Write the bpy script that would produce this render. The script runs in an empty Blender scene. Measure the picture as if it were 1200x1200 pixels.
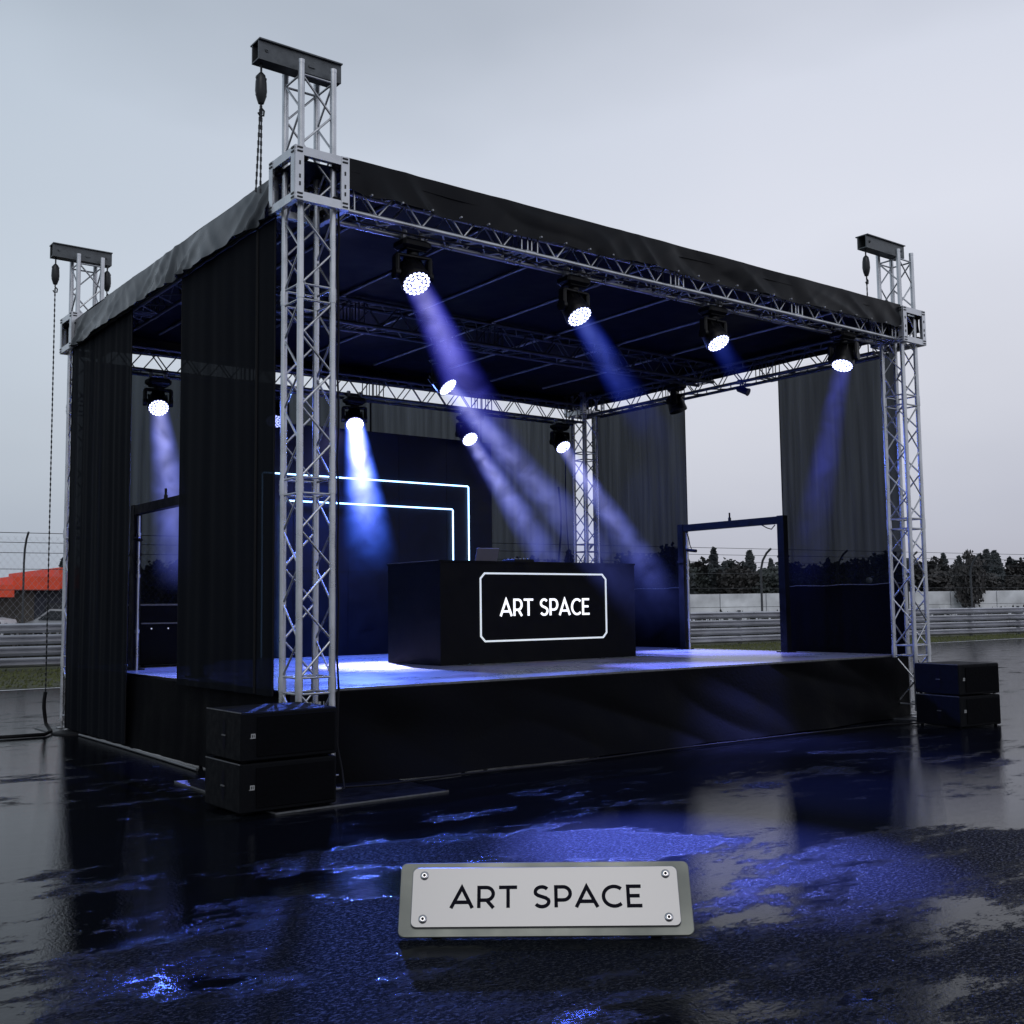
import bpy, math, random
from math import sin, cos, pi, radians, sqrt, atan2, exp
from mathutils import Vector, Matrix, noise as mn

random.seed(7)
C = bpy.context.scene.collection
SC = bpy.context.scene
L, W, A = 10.6, 7.77, 0.37          # tower spacing along the front, along the side, tower width
DK = 0.97                           # deck height

# ------------------------------------------------------------------ helpers
class MB:
    def __init__(s): s.v = []; s.f = []; s.sm = []
    def add(s, vs, fs, smooth=False):
        o = len(s.v); s.v += [tuple(p) for p in vs]
        s.f += [tuple(i + o for i in f) for f in fs]; s.sm += [smooth] * len(fs)
    def box(s, a, b, M=None, bev=0.0):
        x0, y0, z0 = a; x1, y1, z1 = b
        if bev <= 0:
            vs = [Vector(p) for p in ((x0,y0,z0),(x1,y0,z0),(x1,y1,z0),(x0,y1,z0),(x0,y0,z1),(x1,y0,z1),(x1,y1,z1),(x0,y1,z1))]
            fs = [(0,3,2,1),(4,5,6,7),(0,1,5,4),(1,2,6,5),(2,3,7,6),(3,0,4,7)]
        else:
            e = bev; ring = []
            def rg(z, i):
                return [(x0+i+e,y0+i,z),(x1-i-e,y0+i,z),(x1-i,y0+i+e,z),(x1-i,y1-i-e,z),(x1-i-e,y1-i,z),(x0+i+e,y1-i,z),(x0+i,y1-i-e,z),(x0+i,y0+i+e,z)]
            rs = [rg(z0, e), rg(z0+e, 0), rg(z1-e, 0), rg(z1, e)]
            vs = [Vector(p) for r in rs for p in r]; fs = [tuple(range(7,-1,-1)), tuple(range(24,32))]
            for k in range(3):
                for i in range(8):
                    j = (i+1) % 8; fs.append((k*8+i, k*8+j, k*8+8+j, k*8+8+i))
        if M is not None: vs = [M @ p for p in vs]
        s.add(vs, fs)
    def tube(s, p0, p1, r, n=8, r1=None, cap=True):
        p0 = Vector(p0); p1 = Vector(p1); d = p1 - p0
        if d.length < 1e-6: return
        d.normalize(); r1 = r if r1 is None else r1
        u = d.orthogonal().normalized(); w = d.cross(u)
        vs = []
        for (p, rr) in ((p0, r), (p1, r1)):
            for i in range(n):
                a = 2*pi*i/n; vs.append(p + (u*cos(a) + w*sin(a))*rr)
        s.add(vs, [(i, (i+1) % n, n+(i+1) % n, n+i) for i in range(n)], True)
        if cap: s.add(vs, [tuple(range(n-1,-1,-1)), tuple(range(n,2*n))])
    def path(s, pts, r, n=6):
        pts = [Vector(p) for p in pts]; rings = []; u = None
        for i, p in enumerate(pts):
            d = (pts[min(i+1,len(pts)-1)] - pts[max(i-1,0)]).normalized()
            if u is None: u = d.orthogonal().normalized()
            u = (u - d*u.dot(d)).normalized(); w = d.cross(u)
            rings += [p + (u*cos(2*pi*k/n) + w*sin(2*pi*k/n))*r for k in range(n)]
        fs = []
        for i in range(len(pts)-1):
            for k in range(n):
                j = (k+1) % n; fs.append((i*n+k, i*n+j, i*n+n+j, i*n+n+k))
        fs2 = [tuple(range(n-1,-1,-1)), tuple((len(pts)-1)*n+k for k in range(n))]
        s.add(rings, fs, True); s.add(rings, fs2)
    def lathe(s, prof, axis_o, axis_d, n=20, smooth=True):
        o = Vector(axis_o); d = Vector(axis_d).normalized(); u = d.orthogonal().normalized(); w = d.cross(u)
        vs = []
        for (t, r) in prof:
            for k in range(n): vs.append(o + d*t + (u*cos(2*pi*k/n) + w*sin(2*pi*k/n))*r)
        fs = []
        for i in range(len(prof)-1):
            for k in range(n):
                j = (k+1) % n; fs.append((i*n+k, i*n+j, i*n+n+j, i*n+n+k))
        s.add(vs, fs, smooth)
        s.add(vs, [tuple(range(n-1,-1,-1)), tuple((len(prof)-1)*n+k for k in range(n))])
    def grid(s, fn, nu, nv, smooth=True):
        vs = [fn(i/nu, j/nv) for j in range(nv+1) for i in range(nu+1)]
        s.add(vs, [(j*(nu+1)+i, j*(nu+1)+i+1, (j+1)*(nu+1)+i+1, (j+1)*(nu+1)+i) for j in range(nv) for i in range(nu)], smooth)
    def prism(s, poly, fn, t0, t1):
        n = len(poly)
        vs = [fn(x, y, t0) for x, y in poly] + [fn(x, y, t1) for x, y in poly]
        s.add(vs, [tuple(range(n-1,-1,-1)), tuple(range(n,2*n))] + [(i,(i+1)%n,n+(i+1)%n,n+i) for i in range(n)])
    def build(s, name, mat, parent=None):
        me = bpy.data.meshes.new(name); me.from_pydata(s.v, [], s.f); me.update()
        me.polygons.foreach_set('use_smooth', s.sm); me.materials.append(mat)
        o = bpy.data.objects.new(name, me); C.objects.link(o)
        if parent is not None: o.parent = parent
        return o

def tag(o, label, cat=None, group=None, kind=None):
    if label: o['label'] = label
    if cat: o['category'] = cat
    if group: o['group'] = group
    if kind: o['kind'] = kind
    return o
def empty(name, loc, label, cat, group=None, rz=0):
    o = bpy.data.objects.new(name, None); C.objects.link(o); o.empty_display_size = .2
    o.location = loc; o.rotation_euler = (0, 0, rz); return tag(o, label, cat, group)
def kids(o): return [c for c in bpy.data.objects if c.parent == o]
def copy_tree(o, parent=None):
    c = o.copy(); C.objects.link(c); c.parent = parent
    for ch in kids(o): copy_tree(ch, c)
    return c

# ------------------------------------------------------------------ materials
def mat(name, col=(.5,.5,.5), rough=.5, metal=0., spec=.5, var=0., vscale=8., bump=0., bscale=60., emis=None, es=0.):
    m = bpy.data.materials.new(name); m.use_nodes = True; nt = m.node_tree; N = nt.nodes; K = nt.links
    b = N['Principled BSDF']
    b.inputs['Base Color'].default_value = (*col, 1); b.inputs['Roughness'].default_value = rough
    b.inputs['Metallic'].default_value = metal; b.inputs['Specular IOR Level'].default_value = spec
    tc = N.new('ShaderNodeTexCoord')
    if var > 0:
        n = N.new('ShaderNodeTexNoise'); n.inputs['Scale'].default_value = vscale; n.inputs['Detail'].default_value = 5
        K.new(tc.outputs['Object'], n.inputs['Vector'])
        mx = N.new('ShaderNodeMix'); mx.data_type = 'RGBA'
        mx.inputs[6].default_value = (*[c*(1-var) for c in col], 1); mx.inputs[7].default_value = (*[min(1, c*(1+var)) for c in col], 1)
        r = N.new('ShaderNodeMapRange'); r.inputs[1].default_value = .3; r.inputs[2].default_value = .7
        K.new(n.outputs['Fac'], r.inputs[0]); K.new(r.outputs[0], mx.inputs[0]); K.new(mx.outputs[2], b.inputs['Base Color'])
        r2 = N.new('ShaderNodeMapRange'); r2.inputs[1].default_value = .3; r2.inputs[2].default_value = .7
        r2.inputs[3].default_value = max(.02, rough-.12); r2.inputs[4].default_value = min(1, rough+.12)
        K.new(n.outputs['Fac'], r2.inputs[0]); K.new(r2.outputs[0], b.inputs['Roughness'])
    if bump > 0:
        n = N.new('ShaderNodeTexNoise'); n.inputs['Scale'].default_value = bscale; n.inputs['Detail'].default_value = 4
        K.new(tc.outputs['Object'], n.inputs['Vector'])
        bp = N.new('ShaderNodeBump'); bp.inputs['Strength'].default_value = bump; bp.inputs['Distance'].default_value = .02
        K.new(n.outputs['Fac'], bp.inputs['Height']); K.new(bp.outputs['Normal'], b.inputs['Normal'])
    if emis: b.inputs['Emission Color'].default_value = (*emis, 1); b.inputs['Emission Strength'].default_value = es
    return m

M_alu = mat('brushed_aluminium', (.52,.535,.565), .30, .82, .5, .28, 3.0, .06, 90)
M_alu_d = mat('weathered_aluminium', (.33,.34,.36), .42, .5, .5, .3, 5.0, .1, 70)
M_alu_in = mat('shaded_aluminium', (.09,.10,.12), .42, .6, .5, .3, 5.0)  # truss aluminium darkened to carry the shade under roof and deck
M_beam = mat('steel_beam', (.10,.11,.12), .45, .4, .5, .4, 6.0, .15, 40)
M_chain = mat('oiled_chain', (.03,.032,.036), .4, .6, .5)
M_black = mat('black_powder_coat', (.0045,.005,.007), .42, 0, .2, .25, 9, .08, 120)
M_blackrub = mat('black_rubber', (.006,.006,.008), .6, 0, .15)
M_box = mat('textured_black_paint', (.0028,.0033,.005), .68, 0, .10, .2, 14, .35, 160)
M_edge = mat('pale_grey_edge', (.11,.115,.125), .4, .2, .5, .3, 20)  # pale grey strips; on the base plates it paints an edge highlight
M_vinyl = mat('black_vinyl_skylit', (.017,.021,.027), .33, 0, .5, .3, 1.6, .12, 5)  # left skirt's copy of the vinyl, paled to hold its sky light
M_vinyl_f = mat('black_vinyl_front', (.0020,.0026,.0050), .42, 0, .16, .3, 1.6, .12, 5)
M_roof = mat('navy_roof_sheet', (.0032,.0046,.013), .6, 0, .1, .3, 1.2, .2, 5)
M_skirt = mat('black_skirt_cloth', (.0022,.0024,.0036), .75, 0, .05, .3, 2.5, .25, 30)
M_skirt_f = mat('black_skirt_sheen', (.0020,.0022,.0034), .7, 0, .05, .3, 2.5, .2, 22)
M_desk = mat('black_booth_board', (.0022,.0025,.0042), .5, 0, .1, .15, 5, .08, 60)
M_panel = mat('dark_led_panel', (.006,.010,.022), .4, 0, .2, .2, 3)
M_letter = mat('lit_sign_letters', (.8,.8,.85), .4, emis=(.93,.95,1), es=1.15)
M_line = mat('lit_sign_outline', (.7,.72,.75), .4, emis=(.82,.9,.95), es=.62)
M_neon = mat('neon_tube', (.6,.8,1), .4, emis=(.33,.60,1.0), es=4.2)
M_plate = mat('brushed_plate', (.235,.238,.25), .30, .92)
M_plate_b = mat('satin_back_plate', (.15,.16,.15), .42, .8, .5, .06, 3.0)
M_ink = mat('engraved_black', (.006,.006,.012), .6, 0, .05)
M_screw = mat('polished_screw', (.6,.6,.62), .18, .95)
M_logo = mat('pale_logo', (.33,.34,.35), .5)
M_wood = mat('grey_pallet', (.1,.1,.1), .7)
M_white = mat('white_paint_line', (.42,.43,.45), .35, 0, .5, .3, 3.0)
M_galv = mat('galvanised_steel', (.42,.43,.48), .38, .5, .5, .25, .8, .08, 6)
M_galv_d = mat('dark_galvanised_post', (.07,.075,.085), .6, .2)
M_red = mat('red_fascia', (.78,.085,.035), .55, 0, .4, .15, 1)
M_wallb = mat('brown_grey_wall', (.085,.078,.07), .8, 0, .3, .3, 1.2)
M_walld = mat('slate_wall', (.05,.055,.075), .7, 0, .3, .3, 1.2)
M_glassd = mat('dark_window', (.02,.025,.03), .12)
M_car = mat('white_car_paint', (.55,.57,.6), .25, 0, .5)
M_pale = mat('pale_concrete', (.72,.74,.78), .8, 0, .3, .25, .7)
M_bark = mat('wet_bark', (.02,.018,.016), .9)
M_leafs = [mat('hazy_needles', (.068,.078,.084), 1, 0, .2, .4, .6), mat('hazy_autumn_leaves', (.066,.064,.064), 1, 0, .2, .4, .6),  # distance haze is mixed into these leaf colours, paler and greyer
           mat('hazy_green_leaves', (.068,.078,.076), 1, 0, .2, .4, .6)]
M_grassb = mat('wet_grass_blades', (.075,.085,.028), .7, 0, .3, .4, 1.0)
M_bush = mat('dry_bush', (.035,.035,.03), .9, 0, .2, .4, 1.0)
M_screen = mat('laptop_shell', (.42,.40,.48), .4, .5)

# brushed streaks on the plate
def brushed(m):
    nt = m.node_tree; N = nt.nodes; K = nt.links; b = N['Principled BSDF']
    tc = N.new('ShaderNodeTexCoord'); mp = N.new('ShaderNodeMapping'); mp.inputs['Scale'].default_value = (1.5, 180, 180)
    n = N.new('ShaderNodeTexNoise'); n.inputs['Scale'].default_value = 2.; n.inputs['Detail'].default_value = 3
    bp = N.new('ShaderNodeBump'); bp.inputs['Strength'].default_value = .045; bp.inputs['Distance'].default_value = .003
    K.new(tc.outputs['Object'], mp.inputs[0]); K.new(mp.outputs[0], n.inputs['Vector']); K.new(n.outputs['Fac'], bp.inputs['Height']); K.new(bp.outputs[0], b.inputs['Normal'])
brushed(M_plate)

def scrim(name, thru=.09, col=(.0040,.0050,.0080)):
    m = bpy.data.materials.new(name); m.use_nodes = True; nt = m.node_tree; N = nt.nodes; K = nt.links
    b = N['Principled BSDF']; out = N['Material Output']
    b.inputs['Base Color'].default_value = (*col, 1); b.inputs['Roughness'].default_value = .8; b.inputs['Specular IOR Level'].default_value = .05
    t = N.new('ShaderNodeBsdfTransparent'); t.inputs[0].default_value = (.80,.90,1,1)
    tc = N.new('ShaderNodeTexCoord'); mp = N.new('ShaderNodeMapping'); mp.inputs['Scale'].default_value = (7, 7, .25)
    n = N.new('ShaderNodeTexNoise'); n.inputs['Scale'].default_value = 1.4; n.inputs['Detail'].default_value = 5
    r = N.new('ShaderNodeMapRange'); r.inputs[1].default_value = .3; r.inputs[2].default_value = .7; r.inputs[3].default_value = thru*.62; r.inputs[4].default_value = thru*1.3
    mx = N.new('ShaderNodeMixShader')
    K.new(tc.outputs['Object'], mp.inputs[0]); K.new(mp.outputs[0], n.inputs['Vector']); K.new(n.outputs['Fac'], r.inputs[0]); K.new(r.outputs[0], mx.inputs[0])
    K.new(b.outputs[0], mx.inputs[1]); K.new(t.outputs[0], mx.inputs[2]); K.new(mx.outputs[0], out.inputs['Surface'])
    return m
M_scrim = scrim('black_mesh_scrim', .012)
M_scrim_b = scrim('grey_mesh_scrim', .062)
M_scrim_m = scrim('dark_mesh_scrim', .005)
M_scrim_r = scrim('right_mesh_scrim', .045)

# ------------------------------------------------------------------ world, sun
w = bpy.data.worlds.new('World'); SC.world = w; w.use_nodes = True
N = w.node_tree.nodes; K = w.node_tree.links; N.clear()
out = N.new('ShaderNodeOutputWorld'); mixw = N.new('ShaderNodeMixShader'); mixw.inputs[0].default_value = .92
sky = N.new('ShaderNodeTexSky'); sky.sky_type = 'NISHITA'; sky.sun_disc = False
SUN_EL, SUN_AZ = radians(48), radians(215)
sky.sun_elevation = SUN_EL; sky.sun_rotation = SUN_AZ; sky.dust_density = 5; sky.air_density = 1.5
b1 = N.new('ShaderNodeBackground'); b1.inputs[1].default_value = .06
b2 = N.new('ShaderNodeBackground'); b2.inputs[1].default_value = 1.0
K.new(sky.outputs[0], b1.inputs[0])
tc = N.new('ShaderNodeTexCoord'); sx = N.new('ShaderNodeSeparateXYZ'); K.new(tc.outputs['Generated'], sx.inputs[0])
nz = N.new('ShaderNodeTexNoise'); nz.inputs['Scale'].default_value = 1.6; nz.inputs['Detail'].default_value = 4; nz.inputs['Roughness'].default_value = .5
mpw = N.new('ShaderNodeMapping'); mpw.inputs['Scale'].default_value = (1, 1, 2.2); K.new(tc.outputs['Generated'], mpw.inputs[0]); K.new(mpw.outputs[0], nz.inputs['Vector'])
ma = N.new('ShaderNodeMath'); ma.operation = 'MULTIPLY_ADD'; ma.inputs[1].default_value = .27; K.new(nz.outputs['Fac'], ma.inputs[0])
sub = N.new('ShaderNodeMath'); sub.operation = 'SUBTRACT'; sub.inputs[1].default_value = .135; K.new(sx.outputs[2], sub.inputs[0]); K.new(sub.outputs[0], ma.inputs[2])
cr = N.new('ShaderNodeValToRGB'); e = cr.color_ramp.elements
e[0].position = 0; e[0].color = (.49,.51,.58,1); e[1].position = 1; e[1].color = (.36,.41,.47,1)
for p, c in ((.06,(.55,.58,.66)), (.16,(.68,.71,.78)), (.28,(.76,.80,.88)), (.42,(.70,.75,.84)), (.60,(.40,.45,.52))):
    q = e.new(p); q.color = (*c, 1)
K.new(ma.outputs[0], cr.inputs[0])
# the overcast is a little cooler and dimmer towards the left (north-west) side
dv = N.new('ShaderNodeVectorMath'); dv.operation = 'DOT_PRODUCT'; dv.inputs[1].default_value = (.794,-.607,0); K.new(tc.outputs['Generated'], dv.inputs[0])
mr = N.new('ShaderNodeMapRange'); mr.inputs[1].default_value = -.5; mr.inputs[2].default_value = .2; mr.inputs[3].default_value = 0; mr.inputs[4].default_value = 1
K.new(dv.outputs['Value'], mr.inputs[0])
tint = N.new('ShaderNodeMix'); tint.data_type = 'RGBA'; tint.inputs[6].default_value = (.75,.81,.84,1); tint.inputs[7].default_value = (1.02,1.0,1.02,1)
K.new(mr.outputs[0], tint.inputs[0])
mul = N.new('ShaderNodeMix'); mul.data_type = 'RGBA'; mul.blend_type = 'MULTIPLY'; mul.inputs[0].default_value = 1
K.new(cr.outputs[0], mul.inputs[6]); K.new(tint.outputs[2], mul.inputs[7])
K.new(mul.outputs[2], b2.inputs[0]); K.new(b1.outputs[0], mixw.inputs[1]); K.new(b2.outputs[0], mixw.inputs[2]); K.new(mixw.outputs[0], out.inputs[0])

sl = bpy.data.lights.new('sun', 'SUN'); sl.energy = .5; sl.angle = radians(30); sl.color = (1,.97,.93)
so = bpy.data.objects.new('sun', sl); C.objects.link(so)
sd = Vector((sin(SUN_AZ)*cos(SUN_EL), cos(SUN_AZ)*cos(SUN_EL), sin(SUN_EL)))
so.rotation_euler = sd.to_track_quat('Z', 'Y').to_euler(); so.location = (-10,-20,30)

# ------------------------------------------------------------------ camera
cd = bpy.data.cameras.new('camera'); cam = bpy.data.objects.new('camera', cd); C.objects.link(cam); SC.camera = cam
cd.sensor_width = 36; cd.lens = 1300.5/1200*36; cd.clip_end = 5000; cd.clip_start = .05
pit, yaw, ro = radians(4.93), radians(37.4), -.0123
F = Vector((sin(yaw)*cos(pit), cos(yaw)*cos(pit), sin(pit))); R = Vector((cos(yaw), -sin(yaw), 0)); U = R.cross(F)
R, U = cos(ro)*R + sin(ro)*U, cos(ro)*U - sin(ro)*R
CAM = Vector((-5.04,-10.10,1.8))
cam.matrix_world = Matrix(((R.x,U.x,-F.x,CAM.x),(R.y,U.y,-F.y,CAM.y),(R.z,U.z,-F.z,CAM.z),(0,0,0,1)))

# ------------------------------------------------------------------ ground
def ground_mat():
    m = bpy.data.materials.new('wet_asphalt'); m.use_nodes = True; nt = m.node_tree; N = nt.nodes; K = nt.links
    b = N['Principled BSDF']; tc = N.new('ShaderNodeTexCoord')
    def noise(scale, detail=4, vec=None, rough=.5, dist=0.):
        n = N.new('ShaderNodeTexNoise'); n.inputs['Scale'].default_value = scale; n.inputs['Detail'].default_value = detail
        n.inputs['Roughness'].default_value = rough; n.inputs['Distortion'].default_value = dist
        K.new(vec or tc.outputs['Object'], n.inputs['Vector']); return n
    def rng(src, a, b_, c=0., d=1., smooth=True):
        r = N.new('ShaderNodeMapRange'); r.interpolation_type = 'SMOOTHSTEP' if smooth else 'LINEAR'
        for i, v in enumerate((a, b_, c, d)): r.inputs[i+1].default_value = v
        K.new(src, r.inputs[0]); return r.outputs[0]
    def math_(op, a, b_):
        n = N.new('ShaderNodeMath'); n.operation = op
        for i, v in enumerate((a, b_)):
            if isinstance(v, (int, float)): n.inputs[i].default_value = v
            else: K.new(v, n.inputs[i])
        return n.outputs[0]
    # puddle field: stretched across the slope of the paddock (streaks run along the drainage line)
    mp = N.new('ShaderNodeMapping'); mp.inputs['Rotation'].default_value = (0,0,radians(40)); mp.inputs['Scale'].default_value = (.55,1.25,1)
    K.new(tc.outputs['Object'], mp.inputs[0])
    field = noise(.75, 7, mp.outputs[0], .58, .5).outputs['Fac']
    # shallow hollows where water gathers
    def spot(x, y, rx, ry, rot, amt):
        mm = N.new('ShaderNodeMapping'); mm.vector_type = 'TEXTURE'
        mm.inputs['Location'].default_value = (x,y,0); mm.inputs['Rotation'].default_value = (0,0,radians(rot)); mm.inputs['Scale'].default_value = (rx,ry,50)
        K.new(tc.outputs['Object'], mm.inputs[0])
        l = N.new('ShaderNodeVectorMath'); l.operation = 'LENGTH'; K.new(mm.outputs[0], l.inputs[0])
        return math_('MULTIPLY', rng(l.outputs['Value'], 1.0, 0.0), amt)
    patch = rng(noise(2.1, 7, mp.outputs[0], .68).outputs['Fac'], .30, .70, .0, 1)
    tot = rng(field, .42, .72, -.06, .42)
    for sp in SPOTS: tot = math_('ADD', tot, spot(*sp))
    tot = math_('ADD', tot, math_('MULTIPLY', math_('SUBTRACT', patch, .5), .72))
    mp2 = N.new('ShaderNodeMapping'); mp2.inputs['Rotation'].default_value = (0,0,radians(37.4)); mp2.inputs['Scale'].default_value = (1,2.2,1); K.new(tc.outputs['Object'], mp2.inputs[0])
    tot = math_('ADD', tot, math_('MULTIPLY', math_('SUBTRACT', noise(7.0, 6, mp2.outputs[0], .75).outputs['Fac'], .5), .9))
    tot = math_('ADD', tot, math_('MULTIPLY', math_('SUBTRACT', noise(30, 3, mp2.outputs[0], .7).outputs['Fac'], .5), .75))
    coarse = rng(tot, .18, .66)                       # 1 = bare wet stone, 0 = continuous film of water
    grain = noise(48, 3, None, .7).outputs['Fac']; grain2 = noise(24, 4, None, .65).outputs['Fac']; spk = noise(62, 1, None, .5).outputs['Fac']
    c = N.new('ShaderNodeMix'); c.data_type = 'RGBA'; c.inputs[6].default_value = (.0016,.0022,.0040,1); c.inputs[7].default_value = (.009,.0105,.015,1)
    K.new(rng(grain, .35, .7), c.inputs[0])
    c2 = N.new('ShaderNodeMix'); c2.data_type = 'RGBA'; c2.inputs[6].default_value = (.0022,.0028,.0045,1)
    K.new(coarse, c2.inputs[0]); K.new(c.outputs[2], c2.inputs[7]); K.new(c2.outputs[2], b.inputs['Base Color'])
    streak = rng(noise(1.1, 5, mp.outputs[0], .6).outputs['Fac'], .35, .68, .02, .085)
    rr = N.new('ShaderNodeMix'); rr.data_type = 'FLOAT'; K.new(coarse, rr.inputs[0]); K.new(streak, rr.inputs[2]); rr.inputs[3].default_value = .30
    K.new(rr.outputs[0], b.inputs['Roughness']); b.inputs['IOR'].default_value = 1.33; b.inputs['Specular Tint'].default_value = (.74,.87,1.0,1)
    rip = noise(3.2, 3, mp2.outputs[0], .5).outputs['Fac']
    bp1 = N.new('ShaderNodeBump'); bp1.inputs['Distance'].default_value = .035
    K.new(rng(coarse, 0.1, 1, .05, 1.0, False), bp1.inputs['Strength'])
    K.new(math_('ADD', math_('MULTIPLY', grain, .5), math_('MULTIPLY', grain2, 1.1)), bp1.inputs['Height'])
    bp2 = N.new('ShaderNodeBump'); bp2.inputs['Distance'].default_value = .012; bp2.inputs['Strength'].default_value = .10
    K.new(rip, bp2.inputs['Height']); K.new(bp1.outputs[0], bp2.inputs['Normal']); K.new(bp2.outputs[0], b.inputs['Normal'])
    # stones stand out of the water film: only their wet tops shine
    df = N.new('ShaderNodeBsdfDiffuse'); K.new(c2.outputs[2], df.inputs[0]); ms = N.new('ShaderNodeMixShader')
    spk2 = noise(27, 2, mp2.outputs[0], .6).outputs['Fac']
    fac = math_('ADD', math_('ADD', rng(spk, .54, .66, 0, .45), rng(spk2, .52, .64, 0, .65)), .10)
    mf = N.new('ShaderNodeMix'); mf.data_type = 'FLOAT'; K.new(coarse, mf.inputs[0]); mf.inputs[2].default_value = .68; K.new(fac, mf.inputs[3])
    K.new(mf.outputs[0], ms.inputs[0]); K.new(df.outputs[0], ms.inputs[1]); K.new(b.outputs[0], ms.inputs[2]); K.new(ms.outputs[0], N['Material Output'].inputs['Surface'])
    return m
# (x, y, radius, radius, rotation, amount): + stone stands bare of the film, - water stands deeper
SPOTS = [(-2.6,-5.7,1.5,.75,-37,.6), (-1.85,-4.3,1.5,1.1,-37,.85), (.45,-3.45,2.2,.85,-37,1.0), (2.4,-6.2,3.2,1.6,-37,.55), (-3.7,-3.7,1.6,1.0,-37,.5), (8,-6,4,2.4,-37,.35), (-.95,-2.75,1.3,.5,-37,.6), (-.6,-6.2,4.2,1.5,-37,.7), (-3.3,-4.9,.8,.6,-37,.5), (3.2,-5.6,2.2,.9,-37,.5),
         (-2.6,-2.4,1.0,.5,-37,.35), (6.4,-1.6,1.6,.35,-37,.4), (-1.25,-3.7,1.2,.34,-37,-.6), (-1.72,-5.05,.45,.22,-37,-.95), (3.2,-4.0,2.6,.8,-37,-1.0), (-1.8,1.0,2.2,2.4,-37,-.12), (-2.2,-1.6,1.9,.8,-37,-.12)]
M_ground = ground_mat()
g = MB(); g.add([(-900,-900,0),(1500,-900,0),(1500,1500,0),(-900,1500,0)], [(0,1,2,3)])
tag(g.build('asphalt_ground', M_ground), None, kind='structure')

def grass_mat():
    m = mat('wet_grass_ground', (.045,.048,.018), .8, 0, .3, .45, .5, .5, 8); return m
M_grass = grass_mat()
def railY(x): return 28.0 - .12*x
g = MB()
g.grid(lambda u, v: (-60 + 300*u, (18.45 + .12*sin(u*60) + .1*mn.noise(Vector((u*90,0,0)))) * (1-v) + v*(320 - 0*u), .01 + .0*v), 200, 1, False)
tag(g.build('grass_verge', M_grass), None, kind='structure')
g = MB(); g.add([(-60,18.05,.006),(240,18.05,.006),(240,18.3,.006),(-60,18.3,.006)], [(0,1,2,3)])
tag(g.build('track_edge_line', M_white), None, kind='structure')
# service road behind the fence
g = MB(); g.add([(-60,40,.016),(40,36,.016),(90,22,.016),(94,30,.016),(44,62,.016),(-60,66,.016)], [(0,1,2,3,4,5)])
tag(g.build('service_road', mat('wet_service_road', (.05,.052,.058), .3, 0, .5, .3, .4)), None, kind='structure')
# blades
g = MB()
for i in range(15000):
    x = -8 + 75*random.random()**1.3; y = 18.5 + (railY(x)-18.3)*random.random()
    h = .04 + .07*random.random()**2; a = random.random()*pi; dx, dy = cos(a)*.05, sin(a)*.05
    g.add([(x-dx,y-dy,.0),(x+dx,y+dy,.0),(x+dy*1.2,y+.03*random.random(),h)], [(0,1,2)])
tag(g.build('grass_tufts', M_grassb), 'short wet olive grass on the verge before the guard rail', 'grass', kind='stuff')

# ------------------------------------------------------------------ truss parts
def lacing(m, o, ax, s1, s2, length, w1, w2, r=.011, pitch=.39, ends=True, faces=(1,1,1,1)):
    """zigzag rods of a box truss; o corner, ax axis, s1/s2 the two cross directions"""
    n = max(2, int(round(length/pitch))); st = length/n
    o = Vector(o); ax = Vector(ax); s1 = Vector(s1)*w1; s2 = Vector(s2)*w2
    for fi, (p, q) in enumerate(((Vector(), s1), (s2, s1), (Vector(), s2), (s1, s2))):
        if not faces[fi]: continue
        for i in range(n):
            a = o + p + ax*(i*st); b = o + p + ax*((i+1)*st)
            if (i + (fi in (1, 2))) % 2 == 0: m.tube(a + q*.02, b + q*.98, r, 6, cap=False)
            else: m.tube(a + q*.98, b + q*.02, r, 6, cap=False)
def ring(m, o, s1, s2, r=.013):
    o = Vector(o); c = [o, o+Vector(s1), o+Vector(s1)+Vector(s2), o+Vector(s2)]
    for i in range(4): m.tube(c[i], c[(i+1) % 4], r, 6, cap=False)

def make_tower():
    t = empty('truss_tower', (0,0,0), '', 'truss tower', 'aluminium truss towers at the stage corners')
    for (x, y) in ((0,0),(A,0),(0,A),(A,A)):
        c = MB(); c.tube((x,y,.12), (x,y,7.46), .035, 14)
        for z in (1.05, 3.06, 5.05):         # spigot couplers
            c.tube((x,y,z-.075), (x,y,z+.075), .041, 14)
            c.tube((x-.045,y,z-.03), (x+.045,y,z-.03), .009, 6); c.tube((x-.045,y,z+.03), (x+.045,y,z+.03), .009, 6)
        c.tube((x,y,7.46),(x,y,7.50), .037, 14)
        c.build('chord', M_alu, t)
        j = MB(); j.tube((x,y,.03),(x,y,.30), .019, 10); j.tube((x,y,.12),(x,y,.17), .042, 12); j.box((x-.07,y-.07,.016),(x+.07,y+.07,.03))
        j.tube((x-.07,y,.145),(x+.07,y,.145),.008,6)
        j.build('screw_jack', M_alu_d, t)
    m = MB()
    for (z0, z1) in ((.22,.97),(1.13,2.98),(3.14,4.97),(5.13,7.35)):
        lacing(m, (0,0,z0), (0,0,1), (1,0,0), (0,1,0), z1-z0, A, A, .0125)
        ring(m, (0,0,z0), (A,0,0), (0,A,0)); ring(m, (0,0,z1), (A,0,0), (0,A,0))
    m.build('lacing', M_alu, t)
    return t

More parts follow.
